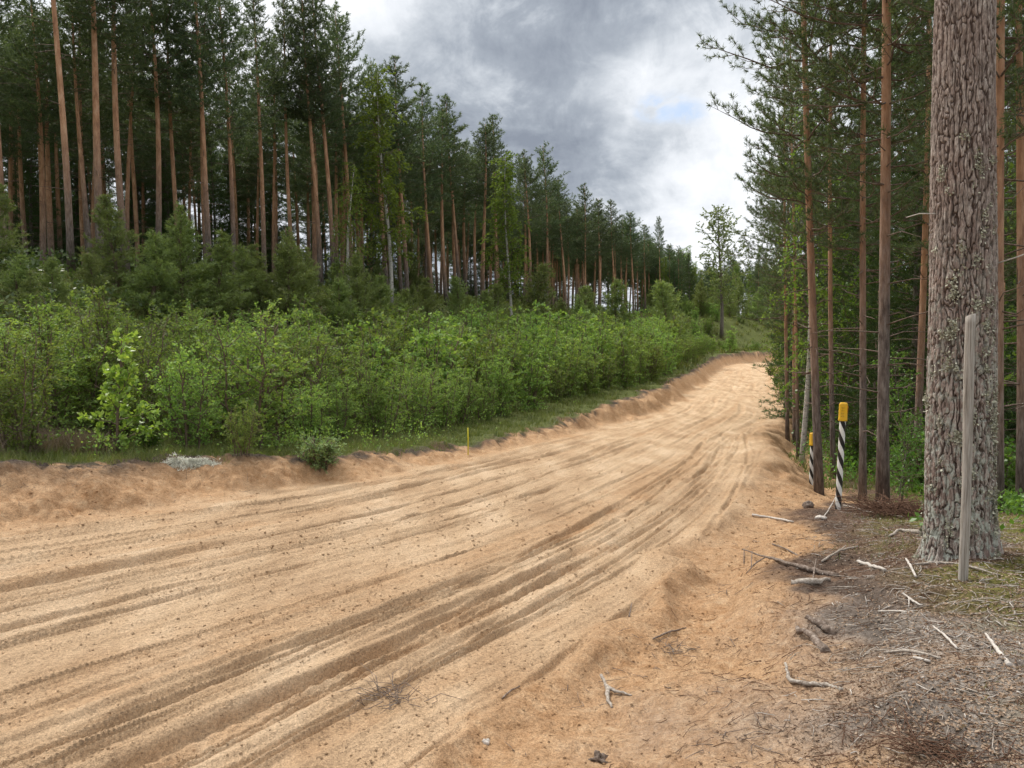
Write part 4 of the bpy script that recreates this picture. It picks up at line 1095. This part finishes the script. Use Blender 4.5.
def blades(x, y, z, r, H, W, per, name, mt, spread=.05, lean=.35):
    N = len(x); P = np.stack([x, y, z - .01], -1); P = np.repeat(P, per, 0) + np.column_stack([r.normal(size=(N * per, 2)) * spread, np.zeros(N * per)])
    sc_ = np.repeat(np.clip(y / 12, .6, 3.5), per)[:, None]
    N = len(P); d = nrm(np.column_stack([r.normal(size=(N, 2)) * lean, np.ones(N)])); h = H * r.uniform(.4, 1.2, (N, 1)) * (1 + .25 * (sc_ - 1))
    a = r.uniform(0, 6.28, N); sd = np.column_stack([np.cos(a), np.sin(a), 0 * a]) * W * .5 * sc_
    bend = np.column_stack([d[:, :2], np.zeros(N)]) * h * .8
    V = np.stack([P - sd, P + sd, P + d * h * .55 + sd * .7, P + d * h * .55 - sd * .7, P + d * h + bend + sd * .1, P + d * h + bend - sd * .1], 1).reshape(-1, 3)
    b = np.arange(N)[:, None] * 6; Q = np.vstack([b + np.array([0, 1, 2, 3]), b + np.array([3, 2, 4, 5])])
    return link(name, new_mesh(name, V, Q, mt))

lbt = lambda cy: tab(cy, [(-40, 1.0), (8, 1.0), (10, .75), (14, .45), (22, .55), (30, 1.05), (45, 1.05), (84, 1.0), (90, 1.0), (103, 1.0)])
x, y, z, r = scatter(9000, lambda x, y, s, er, dl, cy: sstep(-.05, .35, dl - lbt(cy) + .25 * fbm(x * 3, y * 3, 2, 3)) * sstep(4.5, 2.0, dl - .05 * y))
tag(blades(x, y, z, r, .15, .007, 9, 'grass', GRASSM), 'low green and straw grass along the left road verge', 'grass', kind='stuff')
x, y, z, r = scatter(4000, lambda x, y, s, er, dl, cy: sstep(3, 5, dl) * sstep(22, 12, dl) * .5 * (y > 14))
tag(blades(x, y, z, r, .3, .02, 7, 'grass', GRASSM, .12), 'tall pale grass on the hillside above the thicket', 'grass', kind='stuff')
x, y, z, r = scatter(3500, lambda x, y, s, er, dl, cy: sstep(.9, 1.8, er) * sstep(-.1, .3, fbm(x * .8, y * .8, 2, 77)) * (y > 5.6) * .6)
tag(blades(x, y, z, r, .10, .006, 6, 'grass', GRASSM, .05), 'sparse grass on the floor of the right-hand forest', 'grass', kind='stuff')
x, y, z, r = scatter(9000, lambda x, y, s, er, dl, cy: (y > 55) * (sstep(1.2, 2.4, dl) * sstep(40, 30, dl) + .5 * (er > .2) * (er < 8)), 150)
tag(blades(x, y, z, r, .42, .035, 5, 'grass', GRASSM, .3), 'yellowish rough grass on the rise beyond the road', 'grass', kind='stuff')
x, y, z, r = scatter(2500, lambda x, y, s, er, dl, cy: (y > 15) * sstep(.4, 1.0, er + .5 * fbm(x, y, 2, 91)) * (er < 4))
tag(blades(x, y, z, r, .22, .012, 8, 'grass', GRASSM, .1), 'weedy grass along the right road bank', 'grass', kind='stuff')
# leafy low herbs
def herbs(n, fx, L, name, label, mt, up=.12, ymax=70):
    x, y, z, r = scatter(n, fx, ymax); per = 9
    P = np.repeat(np.stack([x, y, z], -1), per, 0); N = len(P); P = P + np.column_stack([r.normal(size=(N, 2)) * .09, r.uniform(.0, 1, N) * up * np.repeat(np.clip(y / 10, .7, 2), per)])
    Vn, Fn = leaves(P, nrm(r.normal(size=(N, 3)) + np.array([0, 0, .6])), L, L * .6, r)
    tag(link(name, new_mesh(name, Vn, Fn, mt)), label, 'ground plants', kind='stuff')
herbs(5200, lambda x, y, s, er, dl, cy: sstep(1.6, 3.2, er) * (y > 6.5) * sstep(-.25, .3, fbm(x * .6, y * .6, 3, 78)), .06, 'undergrowth', 'green bilberry and herbs covering the right-hand forest floor', LEAF_UNDER, .25)
herbs(3200, lambda x, y, s, er, dl, cy: sstep(.2, .8, dl - lbt(cy)) * sstep(6, 2.5, dl) * sstep(-.1, .3, fbm(x * 1.1, y * 1.1, 3, 79)), .05, 'undergrowth', 'low herbs and seedlings along the left verge', LEAF_SHRUB, .3)
herbs(2600, lambda x, y, s, er, dl, cy: sstep(4, 6, dl) * sstep(30, 20, dl) * (y > 15), .14, 'undergrowth', 'bilberry and brush covering the slope under the hillside pines', LEAF_DARK, .35)

herbs(3500, lambda x, y, s, er, dl, cy: (y > 16) * sstep(.5, 1.2, er + .5 * fbm(x, y, 2, 92)) * (er < 5), .08, 'undergrowth', 'weeds and seedlings along the right road bank', LEAF_UNDER, .35)
herbs(6000, lambda x, y, s, er, dl, cy: (y > 55) * sstep(1.5, 3, dl) * sstep(40, 30, dl), .22, 'undergrowth', 'bright weeds on the rise beyond the road', LEAF_BIRCH, .25, 150)
# heather on the left verge
r = R_(640); hp = []
for c in range(60):
    q = hit(r.uniform(-30, 95), r.uniform(440, 456)); hp.append(q)
hp = np.array(hp); xx = np.repeat(hp[:, 0], 45) + r.normal(size=2700) * .12; yy = np.repeat(hp[:, 1], 45) + r.normal(size=2700) * .12
tag(blades(xx, yy, terrain(xx, yy), r, .27, .012, 3, 'heather', HEATHERM, .02, .3), 'dull purple heather on the verge at the left edge', 'heather', kind='stuff')
# pale reindeer lichen patch on the bank rim
hp = np.array([hit(p, 463.3 + r.normal() * .5) for p in r.normal(190, 11, 34)]); xx = np.repeat(hp[:, 0], 30) + r.normal(size=1020) * .05; yy = np.repeat(hp[:, 1], 30) + r.normal(size=1020) * .04
LICH = m_simple('reindeer_lichen', [(.3, (.55, .56, .48)), (.7, (.80, .80, .72))], (30, 30, 30))
tag(blades(xx, yy, terrain(xx, yy) + .0, r, .05, .014, 3, 'reindeer_lichen', LICH, .02, .8), 'whitish lichen patch on the rim of the left bank', 'lichen', kind='stuff')

# small twigs and chips on the right bank
def litter_sticks(n, fx, L0, L1, rad, name, label, mt):
    x, y, z, r = scatter(n, fx, 13); g = Geo(); N = len(x)
    a = r.uniform(0, 6.28, N); L = L0 + (L1 - L0) * r.uniform(size=N) ** 2
    ex = x + np.cos(a) * L; ey = y + np.sin(a) * L; mx_ = (x + ex) / 2 + r.normal(size=N) * L * .08; my = (y + ey) / 2 + r.normal(size=N) * L * .08
    ez = terrain(ex, ey); mz = terrain(mx_, my)
    for k in range(N):
        q = rad * r.uniform(.5, 1.4)
        g.tube([(x[k], y[k], z[k] + q + r.uniform(0, .008)), (mx_[k], my[k], max(mz[k], (z[k] + ez[k]) / 2) + q + r.uniform(0, .01)), (ex[k], ey[k], ez[k] + q + r.uniform(0, .015))], [q, q * .9, q * .6], 4)
    tag(link(name, g.mesh(name, mt)), label, 'litter', kind='stuff')
bs = lambda cy: 1.0 + tab(cy, [(-40, .9), (3, .95), (4.2, .8), (6, .45), (8, .0), (10, -.2), (13, .4), (25, .5), (45, .3), (103, .2)])
litter_sticks(2200, lambda x, y, s, er, dl, cy: (.25 + .75 * sstep(2.8, 3.8, y)) * sstep(-.35, .5, er - bs(cy) + .6 * fbm(x * 2, y * 2, 2, 81)) * sstep(16, 8, y), 0.02, .2, .0020, 'twig_litter', 'grey twigs strewn over the right bank', DEADWOOD)
litter_sticks(1500, lambda x, y, s, er, dl, cy: (.2 + .8 * sstep(2.8, 3.8, y)) * sstep(-.2, .6, er - bs(cy) + .6 * fbm(x * 2, y * 2, 2, 82)) * sstep(14, 6, y), 0.01, .09, .0022, 'twig_litter', 'bleached chips and twigs strewn over the right bank', PALEWOOD)
litter_sticks(3600, lambda x, y, s, er, dl, cy: sstep(-1.3, .3, er - bs(cy) + .5 * fbm(x * 2, y * 2, 2, 83)) * sstep(14, 6, y), .02, .12, .0016, 'twig_litter', 'fine brown roots and needles on the right shoulder', RUST)
litter_sticks(1100, lambda x, y, s, er, dl, cy: np.where(s < 0, sstep(.0, .4, dl) * sstep(1.3, .9, dl) * (y < 14), sstep(.0, .4, er) * (er < 1.3) * sstep(.1, .35, fbm(x * 2, y * 2, 2, 84)) * (y < 9)), .02, .13, .0018, 'twig_litter', 'fine dark roots lying on bare sand', BROWNWOOD)
x, y, z, r = scatter(26000, lambda x, y, s, er, dl, cy: sstep(-.3, .5, er - bs(cy) + .5 * fbm(x * 2, y * 2, 2, 85)) * sstep(14, 7, y), 14)
Vn, Fn = leaves(np.stack([x, y, z + .004], -1), nrm(np.column_stack([r.normal(size=(len(x), 2)), r.uniform(-.1, .35, len(x))])), .017, .009, r, .3, 1.6)
tag(link('leaf_litter', new_mesh('leaf_litter', Vn, Fn, LITTERM)), 'dead leaves, bark flakes and cone scales on the right bank', 'litter', kind='stuff')
# moss cushions
x, y, z, r = scatter(6500, lambda x, y, s, er, dl, cy: sstep(.05, .35, fbm(x * 1.6, y * 1.6, 3, 86) + .2 * sstep(4.5, 6, y)) * sstep(.6, 1.3, er - bs(cy) + .4) * sstep(12, 7, y), 13)
MOSS = m_leaf('moss_tip', [(.05, .055, .015), (.12, .125, .03), (.24, .22, .06)], .2, .8, 0)
tag(blades(x, y, z, r, .022, .007, 14, 'moss', MOSS, .035, .8), 'yellow-green moss around the huge pine', 'moss', kind='stuff')

# crumbs and clods of sand
def clods(n, fx, s0, s1, name, label):
    x, y, z, r = scatter(n, fx); N = len(x); sz = (s0 + (s1 - s0) * r.uniform(size=N) ** 4) * np.clip(y / 5, .8, 1.6)
    o8 = np.array([(1, 0, 0), (0, 1, 0), (-1, 0, 0), (0, -1, 0), (0, 0, .8), (0, 0, -.8)], float)
    V = (o8[None] * (1 + r.uniform(-.35, .35, (N, 6, 1)))) * sz[:, None, None] + np.stack([x, y, z + sz * .3], -1)[:, None]
    T = np.array([(0, 1, 4), (1, 2, 4), (2, 3, 4), (3, 0, 4), (1, 0, 5), (2, 1, 5), (3, 2, 5), (0, 3, 5)])
    Fc = (np.arange(N)[:, None, None] * 6 + T[None]).reshape(-1, 3)
    m = len(V.reshape(-1, 3)); _, _, _, A_, B_ = terrain(x, y, True, True)
    me = new_mesh(name, V.reshape(-1, 3), Fc, EARTH, True, {'ma': np.repeat(A_, 6, 0), 'mb': np.repeat(B_, 6, 0)})
    tag(link(name, me), label, 'sand', kind='stuff')
clods(22000, lambda x, y, s, er, dl, cy: np.where((dl < 1.2) & (er < 2.0), .35 + .65 * sstep(0, .3, fbm(x * 2, y * 2, 2, 87)), 0) * sstep(26, 8, y), .002, .011, 'sand_crumbs', 'loose crumbs and clods of sand on the road')

# ------------------------------------------------------------------ sky, light, camera
w = bpy.data.worlds.new('World'); sc.world = w; w.use_nodes = True
t = w.node_tree; t.nodes.clear(); N = NT(t)
SUN_EL = math.radians(48); sun_az = math.radians(-38)       # from the left, slightly ahead
out = N.n('ShaderNodeOutputWorld')
sky = N.n('ShaderNodeTexSky'); sky.sky_type = 'NISHITA'; sky.sun_disc = False; sky.sun_elevation = SUN_EL; sky.sun_rotation = sun_az; sky.air_density = 1.0; sky.dust_density = 1.5
bg1 = N.n('ShaderNodeBackground'); bg1.inputs[1].default_value = .11; N.l(sky.outputs[0], bg1.inputs[0])
tc = N.n('ShaderNodeTexCoord').outputs['Generated']
sep = N.n('ShaderNodeSeparateXYZ'); N.l(tc, sep.inputs[0])
zc = N.math('ADD', N.math('MAXIMUM', sep.outputs[2], 0.0), .22)
cmb = N.n('ShaderNodeCombineXYZ'); N.l(N.math('DIVIDE', sep.outputs[0], zc), cmb.inputs[0]); N.l(N.math('DIVIDE', sep.outputs[1], zc), cmb.inputs[1]); cmb.inputs[2].default_value = 1.7
n1 = N.noise(cmb.outputs[0], 1.35, 8, .55, .35)
n2 = N.noise(cmb.outputs[0], 3.1, 7, .6, .3)
n3 = N.noise(tc, 16, 6, .62, .3)
def blob(px, py, r, wgt):
    d = ray(px, py); d = d / np.linalg.norm(d)
    vm = N.n('ShaderNodeVectorMath', operation='DISTANCE'); N.l(tc, vm.inputs[0]); vm.inputs[1].default_value = tuple(d)
    dist = N.math('ADD', vm.outputs['Value'], N.math('ADD', N.math('MULTIPLY', N.math('SUBTRACT', n2, .5), r * 2.2 + .05), N.math('MULTIPLY', N.math('SUBTRACT', n3, .5), .09)))
    dist = N.math('MAXIMUM', dist, 0.0)
    q = N.math('DIVIDE', dist, r)
    e = N.math('POWER', 2.718, N.math('MULTIPLY', N.math('MULTIPLY', q, q), -1.0))
    return N.math('MULTIPLY', e, wgt)
den = N.math('ADD', N.math('MULTIPLY', N.math('SUBTRACT', n1, .5), 1.0), N.math('MULTIPLY', N.math('SUBTRACT', n2, .5), .7))
den = N.math('ADD', den, N.math('MULTIPLY', N.math('SUBTRACT', n3, .5), .8))
den = N.math('ADD', den, .53)
for b in ((280, 5, .12, .34), (215, -60, .22, .2), (470, 80, .24, -.12), (640, 20, .2, -.10), (640, 75, .06, .20), (700, 140, .10, .10), (745, 235, .12, .25), (650, 190, .10, .08), (845, 100, .2, .1), (1000, 120, .3, .1), (90, 130, .3, .12)):
    den = N.math('ADD', den, blob(*b))
cc = N.ramp(den, [(.25, (.19, .215, .26)), (.44, (.275, .305, .35)), (.58, (.41, .44, .48)), (.70, (.56, .585, .62)), (.90, (.72, .735, .76))])
zb = N.n('ShaderNodeMapRange'); N.l(sep.outputs[2], zb.inputs[0]); zb.inputs[1].default_value = .42; zb.inputs[2].default_value = .9; zb.inputs[3].default_value = 1.0; zb.inputs[4].default_value = 2.5
wm = N.n('ShaderNodeMapRange'); N.l(sep.outputs[2], wm.inputs[0]); wm.inputs[1].default_value = .45; wm.inputs[2].default_value = .8
cc = N.mix(wm.outputs[0], cc, (.52, .50, .475))
bg2 = N.n('ShaderNodeBackground'); N.l(cc, bg2.inputs[0]); N.l(N.math('MULTIPLY', zb.outputs[0], 1.0), bg2.inputs[1])
hole = N.math('ADD', N.math('ADD', blob(672, 105, .022, .9), blob(645, 112, .018, .8)), blob(696, 110, .016, .7))
hm = N.n('ShaderNodeMapRange'); hm.interpolation_type = 'SMOOTHERSTEP'; N.l(N.math('MULTIPLY', hole, N.math('ADD', N.math('MULTIPLY', N.math('SUBTRACT', n3, .5), 5.0), .9)), hm.inputs[0]); hm.inputs[1].default_value = .15; hm.inputs[2].default_value = 1.5
hole = N.math('MULTIPLY', hm.outputs[0], .75)
mx = N.n('ShaderNodeMixShader'); N.l(hole, mx.inputs[0]); N.l(bg2.outputs[0], mx.inputs[1]); N.l(bg1.outputs[0], mx.inputs[2]); N.l(mx.outputs[0], out.inputs[0])

sl = bpy.data.lights.new('sun', 'SUN'); sl.energy = 2.3; sl.angle = math.radians(7); sl.color = (1.0, .95, .87)
so = bpy.data.objects.new('sun', sl); COL.objects.link(so)
sd = Vector((math.sin(sun_az) * math.cos(SUN_EL), math.cos(sun_az) * math.cos(SUN_EL), math.sin(SUN_EL)))
so.rotation_euler = sd.to_track_quat('Z', 'Y').to_euler()

cam = bpy.data.cameras.new('camera'); cam.sensor_width = 36; cam.lens = 36 * F / 1024; cam.clip_start = .05; cam.clip_end = 3000
co_ = bpy.data.objects.new('camera', cam); COL.objects.link(co_); co_.location = (0, 0, 0); co_.rotation_euler = (math.radians(90) - PITCH, 0, 0)
sc.camera = co_
sc.view_settings.view_transform = 'Standard'; sc.view_settings.look = 'None'; sc.view_settings.exposure = 0.6; sc.view_settings.gamma = 1; sc.view_settings.use_curve_mapping = False
sc.cycles.use_adaptive_sampling = True; sc.cycles.adaptive_threshold = .025; sc.cycles.max_bounces = 5; sc.cycles.diffuse_bounces = 3; sc.cycles.transmission_bounces = 3; sc.cycles.glossy_bounces = 2; sc.cycles.use_denoising = True
sc.cycles.caustics_reflective = False; sc.cycles.caustics_refractive = False
